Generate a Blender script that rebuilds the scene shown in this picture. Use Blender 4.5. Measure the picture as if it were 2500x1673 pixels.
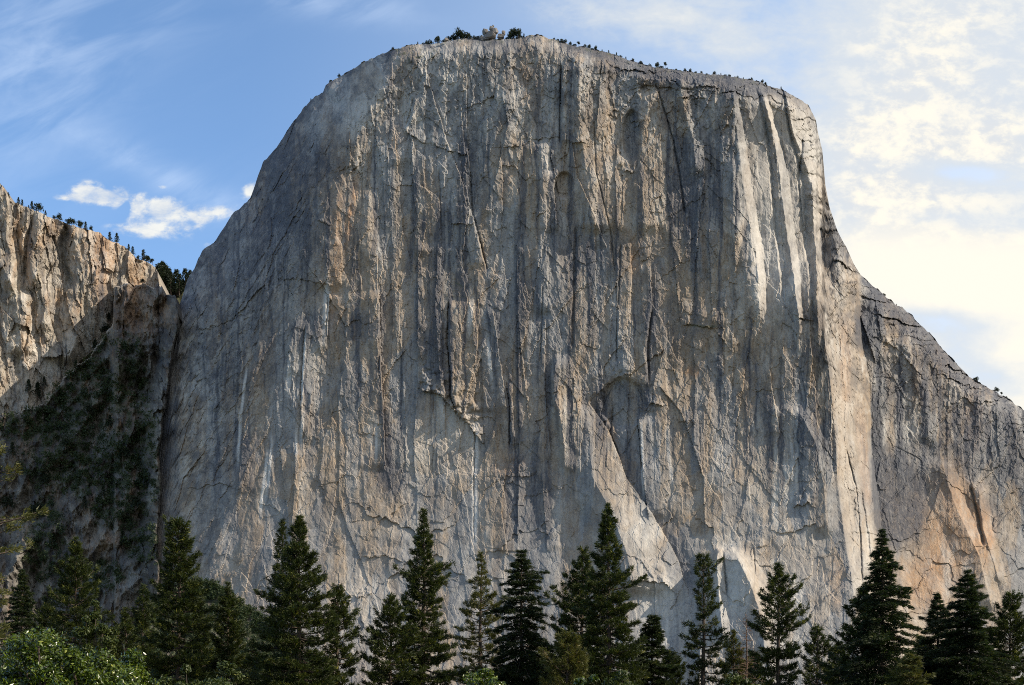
import bpy, math, random
import numpy as np
from mathutils import Vector

for o in list(bpy.data.objects):
    bpy.data.objects.remove(o)
SC = bpy.context.scene
COL = SC.collection
R = math.radians

# ------------------------------------------------------------------ camera
# one unit = one metre; the picture grid used for surveying is 2500 x 1673
FPX, CX, HY, CAMZ = 3257.0, 1250.0, 1856.0, 1.7
cam_d = bpy.data.cameras.new("camera")
cam = bpy.data.objects.new("camera", cam_d)
COL.objects.link(cam)
cam.location = (0, 0, CAMZ)
cam.rotation_euler = (R(90), 0, 0)
cam_d.sensor_fit = 'HORIZONTAL'
cam_d.angle = 2 * math.atan(1250 / FPX)
cam_d.shift_y = (HY - 836.5) / 2500.0
cam_d.clip_start = 0.5
cam_d.clip_end = 60000
SC.camera = cam

# ------------------------------------------------------------------ light
SUN_AZ_FRONT = R(17)      # degrees in front of the picture plane, sun on the right
SUN_EL = R(36)
SUN_DIR = Vector((math.cos(SUN_AZ_FRONT) * math.cos(SUN_EL), -math.sin(SUN_AZ_FRONT) * math.cos(SUN_EL), math.sin(SUN_EL)))
sd = bpy.data.lights.new("sun", 'SUN')
sd.energy = 4.4
sd.angle = R(0.5)
sd.color = (1.0, 0.885, 0.725)
so = bpy.data.objects.new("sun", sd)
COL.objects.link(so)
so.rotation_euler = SUN_DIR.to_track_quat('Z', 'Y').to_euler()
so.location = (600, -300, 900)

SC.view_settings.view_transform = 'Standard'
SC.view_settings.look = 'None'
SC.view_settings.gamma = 1
SC.view_settings.exposure = 0.5

SC.render.engine = 'CYCLES'
SC.cycles.pixel_filter_type = 'BLACKMAN_HARRIS'
SC.cycles.filter_width = 1.0
SC.cycles.use_denoising = False
SC.cycles.max_bounces = 6
SC.cycles.sample_clamp_indirect = 4.0

class NT:
    """small helper for node trees"""
    def __init__(self, nt):
        self.nt = nt
        nt.nodes.clear()
    def n(self, typ, **kw):
        nd = self.nt.nodes.new(typ)
        for k, v in kw.items():
            setattr(nd, k, v)
        return nd
    def link(self, a, b):
        self.nt.links.new(a, b)
    def put(self, sock, v):
        if hasattr(v, 'is_output'):
            self.nt.links.new(v, sock)
        elif v is not None:
            sock.default_value = v
    def m(self, op, a, b=None, c=None, clamp=False):
        nd = self.n('ShaderNodeMath', operation=op, use_clamp=clamp)
        self.put(nd.inputs[0], a)
        if b is not None: self.put(nd.inputs[1], b)
        if c is not None: self.put(nd.inputs[2], c)
        return nd.outputs[0]
    def ramp(self, v, a, b, lo=0.0, hi=1.0, smooth=True):
        nd = self.n('ShaderNodeMapRange', interpolation_type='SMOOTHSTEP' if smooth else 'LINEAR')
        self.put(nd.inputs[0], v)
        for i, q in enumerate((a, b, lo, hi)):
            nd.inputs[1 + i].default_value = q
        return nd.outputs[0]
    def mix(self, f, a, b, mode='MIX'):
        nd = self.n('ShaderNodeMix', data_type='RGBA', blend_type=mode)
        self.put(nd.inputs[0], f)
        for s, v in ((nd.inputs[6], a), (nd.inputs[7], b)):
            if isinstance(v, tuple): v = (*v, 1)[:4]
            self.put(s, v)
        return nd.outputs[2]
    def noise(self, vec, scale, detail=4, rough=0.55, dist=0.0):
        nd = self.n('ShaderNodeTexNoise')
        self.put(nd.inputs['Vector'], vec)
        nd.inputs['Scale'].default_value = scale
        nd.inputs['Detail'].default_value = detail
        nd.inputs['Roughness'].default_value = rough
        nd.inputs['Distortion'].default_value = dist
        return nd.outputs[0]
    def vec(self, x, y, z):
        nd = self.n('ShaderNodeCombineXYZ')
        for s, v in zip(nd.inputs, (x, y, z)): self.put(s, v)
        return nd.outputs[0]
    def scale(self, vec, s, off=(0, 0, 0)):
        nd = self.n('ShaderNodeMapping')
        self.put(nd.inputs[0], vec)
        nd.inputs['Scale'].default_value = s
        nd.inputs['Location'].default_value = off
        return nd.outputs[0]

def build_world():
    w = bpy.data.worlds.new("World")
    SC.world = w
    w.use_nodes = True
    T = NT(w.node_tree)
    out = T.n('ShaderNodeOutputWorld')
    sky = T.n('ShaderNodeTexSky', sky_type='NISHITA')
    sky.sun_disc = False
    sky.sun_elevation = SUN_EL
    sky.sun_rotation = R(90) + SUN_AZ_FRONT
    sky.altitude = 1200
    sky.air_density = 1.0
    sky.dust_density = 0.6
    sky.ozone_density = 1.6
    tc = T.n('ShaderNodeTexCoord')
    sp = T.n('ShaderNodeSeparateXYZ')
    T.link(tc.outputs['Generated'], sp.inputs[0])
    dy = T.m('MAXIMUM', sp.outputs[1], 0.12)
    a = T.m('DIVIDE', sp.outputs[0], dy)       # tangent of the bearing
    b = T.m('DIVIDE', sp.outputs[2], dy)       # tangent of the height
    def A(x): return (x - CX) / FPX
    def B(y): return (HY - y) / FPX
    def blob(x, y, rx, ry, rot=0.0, p=1.0):
        da = T.m('SUBTRACT', a, A(x)); db = T.m('SUBTRACT', b, B(y))
        c, s = math.cos(R(rot)), math.sin(R(rot))
        u = T.m('ADD', T.m('MULTIPLY', da, c), T.m('MULTIPLY', db, s))
        v = T.m('SUBTRACT', T.m('MULTIPLY', db, c), T.m('MULTIPLY', da, s))
        u = T.m('DIVIDE', u, rx / FPX); v = T.m('DIVIDE', v, ry / FPX)
        r2 = T.m('ADD', T.m('MULTIPLY', u, u), T.m('MULTIPLY', v, v))
        return T.m('MULTIPLY', T.m('EXPONENT', T.m('MULTIPLY', r2, -1.0)), p)
    def add(*l):
        r = l[0]
        for q in l[1:]: r = T.m('ADD', r, q)
        return r
    # base sky
    base = T.mix(1.0, sky.outputs[0], (SKY_STR * .92, SKY_STR * 1.04, SKY_STR * 1.1), 'MULTIPLY')
    P = T.vec(a, b, 0.0)
    n_big = T.noise(T.scale(P, (9, 15, 1), (3.1, 0.7, 0)), 1.0, 6, 0.55, 0.3)
    n_mid = T.noise(T.scale(P, (24, 46, 1), (1.7, 4.2, 2)), 1.0, 8, 0.62, 0.3)
    n_fin = T.noise(T.scale(P, (60, 85, 1), (8.7, 2.2, 5)), 1.0, 7, 0.62, 0.2)
    n_cir = T.noise(T.scale(T.vec(T.m('ADD', a, T.m('MULTIPLY', b, 0.55)), T.m('SUBTRACT', b, T.m('MULTIPLY', a, 0.45)), 0.0), (10, 34, 1), (5.0, 1.0, 3)), 1.0, 6, 0.58, 0.5)
    # thin veil: upper left corner, top centre, and the streak above the left ridge
    veil_m = add(blob(130, 100, 330, 170, 20, .75), blob(60, 330, 190, 200, 0, .35), blob(830, 5, 190, 45, -8, .9), blob(420, 440, 300, 40, -27, .75), blob(640, 520, 200, 120, 0, .22))
    veil = T.m('MULTIPLY', veil_m, T.ramp(n_cir, .30, .78), clamp=True)
    # small cumulus above the left ridge
    cum_m = add(blob(245, 480, 62, 20, 4, 1.0), blob(212, 470, 36, 26, 0, .75), blob(170, 483, 40, 9, 0, .55), blob(345, 497, 52, 20, -8, .85), blob(400, 535, 80, 36, -8, .95),
                blob(330, 560, 62, 18, 0, .8), blob(430, 500, 40, 20, 0, .4), blob(308, 505, 12, 34, -25, -.8), blob(520, 520, 60, 16, 8, .8), blob(612, 466, 26, 16, 40, 1.05), blob(390, 458, 18, 6, 5, .45), blob(500, 600, 50, 10, 0, .3))
    ero = add(T.m('MULTIPLY', T.ramp(n_fin, .25, .8, -.5, .5, False), 1.7), T.m('MULTIPLY', T.ramp(n_mid, .25, .75, -.5, .5, False), .5))
    cum = T.ramp(T.m('ADD', T.m('MULTIPLY', cum_m, 1.35), ero), .10, 1.20)
    cum = T.m('MULTIPLY', cum, T.ramp(cum_m, .08, .35))
    # the big bright cloud deck on the right
    side = T.ramp(T.m('ADD', a, T.m('MULTIPLY', T.m('SUBTRACT', n_big, .5), .16)), A(1500), A(2330))
    deck_m = add(T.m('MULTIPLY', side, .74), blob(2330, 670, 380, 140, -6, .95), blob(2260, 350, 200, 60, -8, .55), blob(2200, 230, 150, 260, -25, .36), blob(2450, 330, 120, 90, 0, .35), blob(2150, 470, 180, 60, 0, .35),
                 blob(1640, 60, 330, 100, -12, .40), blob(1500, 20, 200, 60, 0, .2), blob(2080, 330, 70, 70, 0, .25), blob(2450, 860, 180, 50, 20, .35), blob(2500, 990, 160, 80, 0, .45), blob(2330, 60, 200, 100, 40, .12),
                 blob(2360, 425, 170, 34, -8, -.62), blob(2320, 535, 260, 24, -3, -.34), blob(2300, 780, 120, 34, -8, -.80), blob(2390, 900, 110, 46, -30, -.60), blob(1960, 170, 130, 130, 0, -.20), blob(2400, 420, 90, 26, 0, -.25))
    ero2 = add(T.m('MULTIPLY', T.ramp(n_big, .25, .75, -.5, .5, False), .45), T.m('MULTIPLY', T.ramp(n_mid, .25, .75, -.5, .5, False), .62), T.m('MULTIPLY', T.ramp(n_fin, .25, .75, -.5, .5, False), .22))
    deck_v = T.m('ADD', deck_m, T.m('MULTIPLY', ero2, T.ramp(deck_m, 0.02, .35, 0, .78)))
    deck = T.ramp(deck_v, .02, .66)
    core = T.ramp(deck_v, .45, 1.35)
    glow = add(blob(2500, 650, 560, 520, 0, 1.0))
    base = T.mix(T.ramp(a, A(500), A(1900), .0, .42), base, (0.58, 0.68, 0.80))
    base = T.mix(T.m('MULTIPLY', glow, .55), base, (0.68, 0.73, 0.80))
    c = T.mix(T.m('MULTIPLY', veil, .42), base, (0.58, 0.68, 0.83))
    c = T.mix(T.m('MULTIPLY', deck, .80), c, (0.52, 0.555, 0.585))
    ccol = T.mix(T.m('MULTIPLY', T.ramp(T.m('ADD', T.m('MULTIPLY', n_mid, .5), T.m('MULTIPLY', n_fin, .5)), .58, .42), T.ramp(b, B(640), B(480))), (0.74, 0.705, 0.62), (0.545, 0.565, 0.585))
    c = T.mix(core, c, ccol)
    cumcol = T.mix(T.ramp(n_mid, .35, .65), (0.49, 0.53, 0.58), (0.68, 0.68, 0.645))
    c = T.mix(T.m('MULTIPLY', T.m('MULTIPLY', cum, T.ramp(T.m('ADD', T.m('MULTIPLY', n_mid, .5), T.m('MULTIPLY', n_fin, .5)), .36, .56, .45, 1.0)), .95), c, cumcol)
    bg = T.n('ShaderNodeBackground')
    T.link(c, bg.inputs[0])
    bg.inputs[1].default_value = 1.0
    T.link(bg.outputs[0], out.inputs[0])
SKY_STR = 0.15
build_world()

# ------------------------------------------------------------------ noise in numpy
def _hash(ix, iy, seed):
    h = (ix.astype(np.int64) * 374761393 + iy.astype(np.int64) * 668265263 + seed * 1442695041) & 0xFFFFFFFF
    h = ((h ^ (h >> 13)) * 1274126177) & 0xFFFFFFFF
    h = ((h ^ (h >> 16)) * 2246822519) & 0xFFFFFFFF
    return (h ^ (h >> 15)) & 0xFFFFFFFF
def h01(ix, iy, seed): return _hash(ix, iy, seed) / 4294967295.0
def perlin(x, y, seed=0):
    x0 = np.floor(x); y0 = np.floor(y)
    fx = x - x0; fy = y - y0
    ix = x0.astype(np.int64); iy = y0.astype(np.int64)
    u = fx * fx * fx * (fx * (fx * 6 - 15) + 10); v = fy * fy * fy * (fy * (fy * 6 - 15) + 10)
    def g(dx, dy):
        t = h01(ix + dx, iy + dy, seed) * 6.2831853
        return np.cos(t) * (fx - dx) + np.sin(t) * (fy - dy)
    a = g(0, 0); b = g(1, 0); c = g(0, 1); d = g(1, 1)
    return ((a + (b - a) * u) * (1 - v) + (c + (d - c) * u) * v) * 1.42
def fbm(x, y, seed=0, octs=4, gain=0.5):
    r = 0; amp = 1.0; s = 0
    for i in range(octs):
        r = r + amp * perlin(x * 2 ** i, y * 2 ** i, seed + i * 17); s += amp; amp *= gain
    return r / s
def ridged(x, y, seed=0, octs=3):
    r = 0; amp = 1.0; s = 0
    for i in range(octs):
        r = r + amp * (1 - np.abs(perlin(x * 2 ** i, y * 2 ** i, seed + i * 31)) * 2); s += amp; amp *= .5
    return r / s
def cells(x, y, seed):
    """nearest jittered seed: (cell ids, offset to the seed, gap to the border)"""
    ix = np.floor(x).astype(np.int64); iy = np.floor(y).astype(np.int64)
    best = np.full(x.shape, 1e9); sec = np.full(x.shape, 1e9)
    bx = np.zeros_like(x); by = np.zeros_like(x); bi = np.zeros(x.shape, np.int64); bj = np.zeros(x.shape, np.int64)
    for dx in (-1, 0, 1):
        for dy in (-1, 0, 1):
            cx = ix + dx; cy = iy + dy
            ox = x - (cx + h01(cx, cy, seed)); oy = y - (cy + h01(cx, cy, seed + 5))
            d = ox * ox + oy * oy
            m = d < best
            sec = np.where(m, best, np.minimum(sec, d))
            best = np.where(m, d, best); bx = np.where(m, ox, bx); by = np.where(m, oy, by)
            bi = np.where(m, cx, bi); bj = np.where(m, cy, bj)
    return bi, bj, bx, by, np.sqrt(sec) - np.sqrt(best)
def facets(x, y, seed, tilt=1.0, step=0.6, tx=1.0, ty=.5):
    """fractured plates: a random plane in every cell, so plates meet at steps"""
    bi, bj, ox, oy, gap = cells(x, y, seed)
    o = h01(bi, bj, seed + 11) * 2 - 1; gx = h01(bi, bj, seed + 12) * 2 - 1; gy = h01(bi, bj, seed + 13) * 2 - 1
    return step * o + tilt * (tx * gx * ox + ty * gy * oy), gap, h01(bi, bj, seed + 14)
def sstep(a, b, x):
    t = np.clip((x - a) / (b - a), 0, 1)
    return t * t * (3 - 2 * t)
def jag(y): return 9 * fbm(y / 60, y * 0 + .7, 991, 4, .6)
def ln(pts, t, axis=1):
    """a surveyed line as a function of y (axis 1) or x (axis 0)"""
    p = sorted(pts, key=lambda q: q[axis])
    return np.interp(t, [q[axis] for q in p], [q[1 - axis] for q in p])
def ends(pts, t, axis=1, soft=14.0):
    lo = min(q[axis] for q in pts); hi = max(q[axis] for q in pts)
    return sstep(lo - soft, lo + soft, t) * (1 - sstep(hi - soft, hi + soft, t))

# ------------------------------------------------------------------ object helpers
def tag(o, label=None, cat=None, group=None, kind=None):
    for k, v in (('label', label), ('category', cat), ('group', group), ('kind', kind)):
        if v: o[k] = v
    return o
def mesh_np(name, verts, faces, mat, parent=None, attrs=None, smooth=False, n=None):
    """verts (V,3); faces (F,n) int array"""
    me = bpy.data.meshes.new(name)
    V = len(verts); F, n = faces.shape
    me.vertices.add(V); me.vertices.foreach_set('co', np.ascontiguousarray(verts, np.float32).ravel())
    me.loops.add(F * n); me.loops.foreach_set('vertex_index', np.ascontiguousarray(faces, np.int32).ravel())
    me.polygons.add(F); me.polygons.foreach_set('loop_start', np.arange(0, F * n, n, dtype=np.int32))
    me.polygons.foreach_set('use_smooth', np.full(F, smooth, bool))
    for k, v in (attrs or {}).items():
        at = me.attributes.new(k, 'FLOAT', 'POINT'); at.data.foreach_set('value', np.ascontiguousarray(v, np.float32).ravel())
    me.update(calc_edges=True)
    if mat: me.materials.append(mat)
    o = bpy.data.objects.new(name, me)
    COL.objects.link(o)
    if parent: o.parent = parent
    return o
def grid_faces(nr, nc):
    i = np.arange(nr * nc).reshape(nr, nc)
    return np.stack([i[:-1, :-1], i[:-1, 1:], i[1:, 1:], i[1:, :-1]], -1).reshape(-1, 4)
def empty(name, loc):
    o = bpy.data.objects.new(name, None); COL.objects.link(o); o.location = loc
    o.empty_display_size = 0.5
    return o
def at(x, y, D):
    """surveyed bearing (x, y) at distance D -> point in the valley"""
    return np.stack([(x - CX) / FPX * D, D + 0 * x, (HY - y) / FPX * D + CAMZ], -1)

# ------------------------------------------------------------------ materials
def new_mat(name):
    m = bpy.data.materials.new(name); m.use_nodes = True
    T = NT(m.node_tree)
    out = T.n('ShaderNodeOutputMaterial'); b = T.n('ShaderNodeBsdfPrincipled')
    T.link(b.outputs[0], out.inputs[0])
    return m, T, b
def attr(T, name):
    nd = T.n('ShaderNodeAttribute', attribute_name=name)
    return nd.outputs['Fac']
def granite(name, base=(0.292, 0.287, 0.283), warm=(0.300, 0.228, 0.160), orange=(0.42, 0.235, 0.115), pale=(0.50, 0.475, 0.435), dark=(0.050, 0.056, 0.074)):
    m, T, b = new_mat(name)
    pos = T.n('ShaderNodeNewGeometry').outputs['Position']
    n1 = T.noise(T.scale(pos, (.012, .012, .006)), 1, 5, .6)
    n2 = T.noise(T.scale(pos, (.09, .09, .05)), 1, 6, .62)
    n3 = T.noise(T.scale(pos, (.45, .45, .35)), 1, 5, .7)
    s1 = T.noise(T.scale(pos, (.16, .16, .006)), 1, 6, .65, .1)
    s2 = T.noise(T.scale(pos, (.50, .50, .016)), 1, 5, .65)
    n4 = T.noise(T.scale(pos, (.8, .8, .55), (3, 7, 1)), 1, 4, .75)
    n5 = T.noise(T.scale(pos, (.22, .22, .12), (9, 2, 4)), 1, 6, .72, .6)
    c = T.mix(T.ramp(n1, .35, .65), base, tuple(q * .84 for q in base))
    c = T.mix(T.m('MULTIPLY', T.ramp(n2, .45, .75), .30), c, warm)
    c = T.mix(T.m('MULTIPLY', attr(T, 'tan'), T.ramp(T.m('ADD', n2, T.m('MULTIPLY', s1, .6)), .5, .95, .45, 1.0), clamp=True), c, warm)
    c = T.mix(T.m('MULTIPLY', attr(T, 'rust'), T.ramp(s2, .3, .65, .35, 1.0), clamp=True), c, orange)
    c = T.mix(T.m('MULTIPLY', attr(T, 'pale'), T.ramp(s1, .3, .7, .35, 1.0), clamp=True), c, pale)
    c = T.mix(T.m('MULTIPLY', T.ramp(n3, .50, .78), .34), c, (.12, .115, .11))
    c = T.mix(T.m('MULTIPLY', T.ramp(n3, .20, .44, 1, 0), .30), c, pale)
    calm = T.m('SUBTRACT', 1.0, T.m('MULTIPLY', attr(T, 'pale'), .75))
    c = T.mix(T.m('MULTIPLY', T.m('MULTIPLY', T.ramp(n5, .50, .64), .30), calm), c, (.095, .092, .095))
    c = T.mix(T.m('MULTIPLY', T.ramp(n5, .30, .42, 1, 0), .38), c, pale)
    c = T.mix(T.m('MULTIPLY', T.m('MULTIPLY', T.ramp(n4, .50, .68), .30), calm), c, (.085, .083, .085))
    c = T.mix(T.m('MULTIPLY', T.ramp(n4, .30, .46, 1, 0), .35), c, pale)
    tone = attr(T, 'tone')
    c = T.mix(T.ramp(tone, .5, 0, 0, .55, False), c, (.075, .074, .080))
    c = T.mix(T.ramp(tone, .5, 1, 0, .50, False), c, pale)
    dk = T.m('ADD', attr(T, 'stain_shade'), T.m('MULTIPLY', T.ramp(s1, .54, .72), T.ramp(n1, .32, .6, .05, .30)))
    dk = T.m('MULTIPLY', dk, T.ramp(T.m('ADD', T.m('MULTIPLY', s2, .6), T.m('MULTIPLY', n3, .4)), .30, .62, .45, 1.12), clamp=True)
    c = T.mix(T.m('MULTIPLY', dk, .86), c, dark)
    c = T.mix(T.m('MULTIPLY', attr(T, 'joint'), .5), c, (.030, .031, .036))
    c = T.mix(T.m('MULTIPLY', attr(T, 'streak'), .85), c, (.60, .585, .56))
    c = T.mix(attr(T, 'green'), c, (.050, .062, .028))
    T.link(c, b.inputs['Base Color'])
    b.inputs['Roughness'].default_value = 0.82
    b.inputs['Specular IOR Level'].default_value = 0.25
    bp = T.n('ShaderNodeBump'); bp.inputs['Strength'].default_value = 0.5; bp.inputs['Distance'].default_value = 0.7
    hh = T.m('ADD', T.m('ADD', T.m('MULTIPLY', n3, .9), T.m('MULTIPLY', s2, .6)), T.m('ADD', T.m('MULTIPLY', n4, .6), T.m('MULTIPLY', n5, 2.0)))
    T.link(hh, bp.inputs['Height']); T.link(bp.outputs[0], b.inputs['Normal'])
    return m
def foliage_mat(name, c1, c2, c3, rough=.55, spec=.3, trans=.25):
    m = bpy.data.materials.new(name); m.use_nodes = True
    T = NT(m.node_tree)
    out = T.n('ShaderNodeOutputMaterial'); b = T.n('ShaderNodeBsdfPrincipled')
    t = attr(T, 'tint')
    c = T.mix(T.ramp(t, .0, .6), c1, c2)
    c = T.mix(T.ramp(t, .72, 1.0), c, c3)
    T.link(c, b.inputs['Base Color'])
    b.inputs['Roughness'].default_value = rough; b.inputs['Specular IOR Level'].default_value = spec
    tr = T.n('ShaderNodeBsdfTranslucent'); T.link(T.mix(1.0, c, (1.3, 1.35, .7), 'MULTIPLY'), tr.inputs[0])
    mx = T.n('ShaderNodeMixShader'); mx.inputs[0].default_value = trans
    T.link(b.outputs[0], mx.inputs[1]); T.link(tr.outputs[0], mx.inputs[2]); T.link(mx.outputs[0], out.inputs[0])
    return m
def bark_mat(name, c1, c2):
    m, T, b = new_mat(name)
    pos = T.n('ShaderNodeNewGeometry').outputs['Position']
    n = T.noise(T.scale(pos, (4, 4, 1.2)), 1, 5, .65)
    T.link(T.mix(T.ramp(n, .35, .65), c1, c2), b.inputs['Base Color'])
    b.inputs['Roughness'].default_value = .9
    bp = T.n('ShaderNodeBump'); bp.inputs['Strength'].default_value = .8; bp.inputs['Distance'].default_value = .05
    T.link(n, bp.inputs['Height']); T.link(bp.outputs[0], b.inputs['Normal'])
    return m
M_GRAN = granite('granite_grey')
M_WALL = granite('granite_buff', base=(.36, .315, .255), warm=(.34, .225, .13))
M_HILL = granite('granite_brown_shaded', base=(.066, .060, .056), warm=(.14, .095, .06), pale=(.27, .255, .225))  # brown rock, darkened so the gully's deep shade sits in the colour
M_PINE = foliage_mat('pine_needles', (.006, .012, .004), (.042, .056, .011), (.20, .195, .038))
M_FIR = foliage_mat('fir_needles', (.006, .012, .005), (.026, .040, .011), (.11, .115, .027))
M_OLIVE = foliage_mat('yellowing_needles', (.05, .058, .016), (.085, .085, .02), (.14, .10, .03))
M_FARPINE = foliage_mat('distant_needles', (.016, .026, .016), (.024, .036, .019), (.04, .05, .022))
M_BRUSH = foliage_mat('chaparral_leaves', (.022, .038, .016), (.036, .056, .022), (.06, .072, .028))
M_LEAF = foliage_mat('oak_leaves', (.012, .026, .003), (.085, .125, .010), (.28, .30, .05), rough=.26, spec=.6, trans=.2)
M_LEAF2 = foliage_mat('olive_leaves', (.022, .036, .008), (.055, .072, .014), (.12, .125, .03), rough=.45, trans=.22)
M_BARK = bark_mat('bark', (.035, .026, .02), (.085, .06, .042))
M_SNAG = bark_mat('dead_wood', (.10, .06, .042), (.17, .11, .075))

# ------------------------------------------------------------------ the great cliff
SIL = [(330, 1800), (360, 1560), (372, 1330), (384, 1100), (398, 960), (418, 830), (440, 740), (458, 680), (475, 655), (495, 609), (524, 592), (549, 550), (556, 540), (571, 518), (610, 487), (624, 448), (642, 395), (674, 360), (695, 331), (709, 308), (751, 250),
       (789, 222), (795, 206), (807, 198), (835, 185), (891, 150), (926, 134), (964, 120), (999, 110), (1075, 105), (1117, 95), (1163, 95), (1175, 98), (1244, 96), (1278, 92), (1293, 86), (1320, 87), (1347, 95), (1378, 105), (1439, 118), (1500, 133), (1515, 139), (1576, 159),
       (1630, 169), (1691, 176), (1783, 185), (1840, 196), (1878, 208), (1917, 223), (1955, 243), (1974, 260), (1992, 293), (1997, 325), (2008, 368), (2015, 452), (2025, 505), (2033, 530), (2044, 563), (2066, 601), (2085, 647), (2097, 668), (2130, 697), (2168, 727),
       (2187, 745), (2202, 750), (2229, 772), (2234, 783), (2267, 810), (2302, 854), (2332, 885), (2378, 929), (2432, 957), (2463, 976), (2500, 1001), (2700, 1130), (3000, 1330), (3300, 1480), (3700, 1600)]
NOSE = [(1955, 200), (1985, 330), (1990, 430), (1992, 520), (1996, 600), (2003, 684), (2008, 768), (2014, 840), (2024, 902), (2034, 997), (2042, 1100), (2045, 1173), (2053, 1246), (2069, 1356), (2078, 1400), (2090, 1500), (2110, 1700), (2120, 1850)]
NOSE2 = [(2040, 200), (2060, 430), (2080, 600), (2091, 668), (2088, 768), (2093, 844), (2108, 921), (2112, 1010), (2114, 1100), (2128, 1191), (2139, 1290), (2160, 1380), (2200, 1520), (2240, 1700), (2260, 1850)]
FOLD = [(900, 100), (850, 260), (800, 350), (780, 480), (730, 680), (680, 880), (620, 1150), (560, 1400), (520, 1700), (510, 1850)]
BND = [(475, 655), (452, 700), (438, 770), (424, 830), (412, 930), (394, 1022), (386, 1106), (388, 1200), (382, 1300), (385, 1400), (395, 1500), (410, 1700)]
_sx = np.array([p[0] for p in SIL], float); _sy = np.array([p[1] for p in SIL], float)

def sil_dist(x, y):
    d = np.full(x.shape, 1e9)
    keep = [i for i in range(len(SIL) - 1)]
    for i in keep:
        ax, ay = SIL[i]; bx, by = SIL[i + 1]
        if ax < 330: continue
        vx, vy = bx - ax, by - ay
        t = np.clip(((x - ax) * vx + (y - ay) * vy) / (vx * vx + vy * vy), 0, 1)
        d = np.minimum(d, (x - ax - t * vx) ** 2 + (y - ay - t * vy) ** 2)
    return np.sqrt(d)

def cliff_macro(x, y, ds=None):
    xn = ln(NOSE, y); x2 = np.maximum(ln(NOSE2, y), xn + 30); xf = ln(FOLD, y)
    D = 1360 + 0.075 * np.maximum(xn - x, 0)
    D = D + 0.25 * 85 * np.log1p(np.exp(np.clip((xf - x) / 85, -30, 30)))
    r = np.maximum(x - xn, 0)
    D = D + 62 * np.minimum(r / (x2 - xn), 1) + 46 * sstep(0, 14, x - x2) + 0.07 * np.maximum(x - 2100, 0) * sstep(0, 60, x - x2)
    D = D - 105 * np.clip((y - 840) / 800, 0, 1.3) ** 1.9 + 0.045 * 110 * np.log1p(np.exp((940 - y) / 110))
    bx = ln(BND, y) + jag(y)
    D = D + 1.2 * np.maximum(bx - x, 0)
    D = D + .30 * np.maximum(x - 1790, 0) * (1 - sstep(560, 760, y)) * (1 - sstep(2000, 2060, x))
    if ds is not None:
        lw = 1 - sstep(820, 1000, x)
        rw = sstep(2090, 2140, x)
        w = 42 + 148 * lw + 10 * rw
        k = np.maximum(0, 1 - ds / w)
        D = D + (26 + 86 * lw * (1 - sstep(650, 800, y)) + 10 * rw) * k ** 2.2
    return D

def rib(x, y, pts, h, wl, wr):
    d = x - ln(pts, y)
    p = np.where(d < 0, np.maximum(0, 1 + d / wl), np.maximum(0, 1 - d / wr))
    return -h * p * ends(pts, y, 1, 18)
def vstep(x, y, pts, h, w, side):
    d = (x - ln(pts, y)) * side
    return np.where(d > 0, -h * np.exp(-d / w), 0) * ends(pts, y, 1, 12)
def vcrack(x, y, pts, wid, dep):
    d = x - ln(pts, y)
    return dep * np.exp(-(d / wid) ** 2) * ends(pts, y, 1, 10)
def roof(x, y, pts, h, w):
    d = ln(pts, x, 0) - y
    return np.where(d > 0, -h * np.exp(-d / w), 0) * ends(pts, x, 0, 10)
def hcrack(x, y, pts, wid, dep):
    d = y - ln(pts, x, 0)
    return dep * np.exp(-(d / wid) ** 2) * ends(pts, x, 0, 10)
def ell(x, y, cx, cy, rx, ry, soft=.5):
    q = np.sqrt(((x - cx) / rx) ** 2 + ((y - cy) / ry) ** 2)
    return 1 - sstep(1 - soft, 1 + soft, q)

RIBS = [  # points, height, left width, right (sunlit) width
    ([(1416, 142), (1412, 220), (1420, 330), (1434, 450), (1450, 560)], 10, 45, 90),
    ([(1590, 230), (1572, 300), (1566, 420), (1575, 560)], 7, 35, 60),
    ([(1660, 180), (1668, 260), (1690, 330), (1700, 420)], 8, 25, 40),
    ([(978, 300), (986, 340), (984, 400)], 6, 60, 26), ([(900, 470), (896, 560), (905, 640)], 4, 60, 30),
    ([(850, 265), (838, 350), (826, 430), (820, 560), (812, 700)], 7, 120, 50),
    ([(1008, 241), (1001, 280), (987, 316)], 6, 6, 30),
    ([(1320, 350), (1325, 450), (1318, 600), (1325, 760)], 6, 50, 60),
    ([(1359, 881), (1352, 916), (1354, 968), (1366, 1014), (1373, 1045), (1380, 1150)], 9, 10, 60),
    ([(1795, 1352), (1835, 1429), (1853, 1484), (1870, 1600)], 18, 95, 46),
    ([(1750, 1345), (1752, 1420), (1765, 1560)], 9, 25, 20),
    ([(1950, 1000), (1990, 1080), (2010, 1180), (2020, 1300)], 8, 70, 30),
    ([(2300, 1130), (2330, 1230), (2390, 1360), (2420, 1480)], 10, 60, 30),
    ([(2390, 1190), (2400, 1290), (2440, 1420)], 8, 30, 22),
    ([(2210, 830), (2260, 960), (2270, 1080)], 7, 50, 30),
    ([(2085, 1080), (2090, 1200), (2104, 1300), (2112, 1400)], 7, 14, 26),
]
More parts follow.
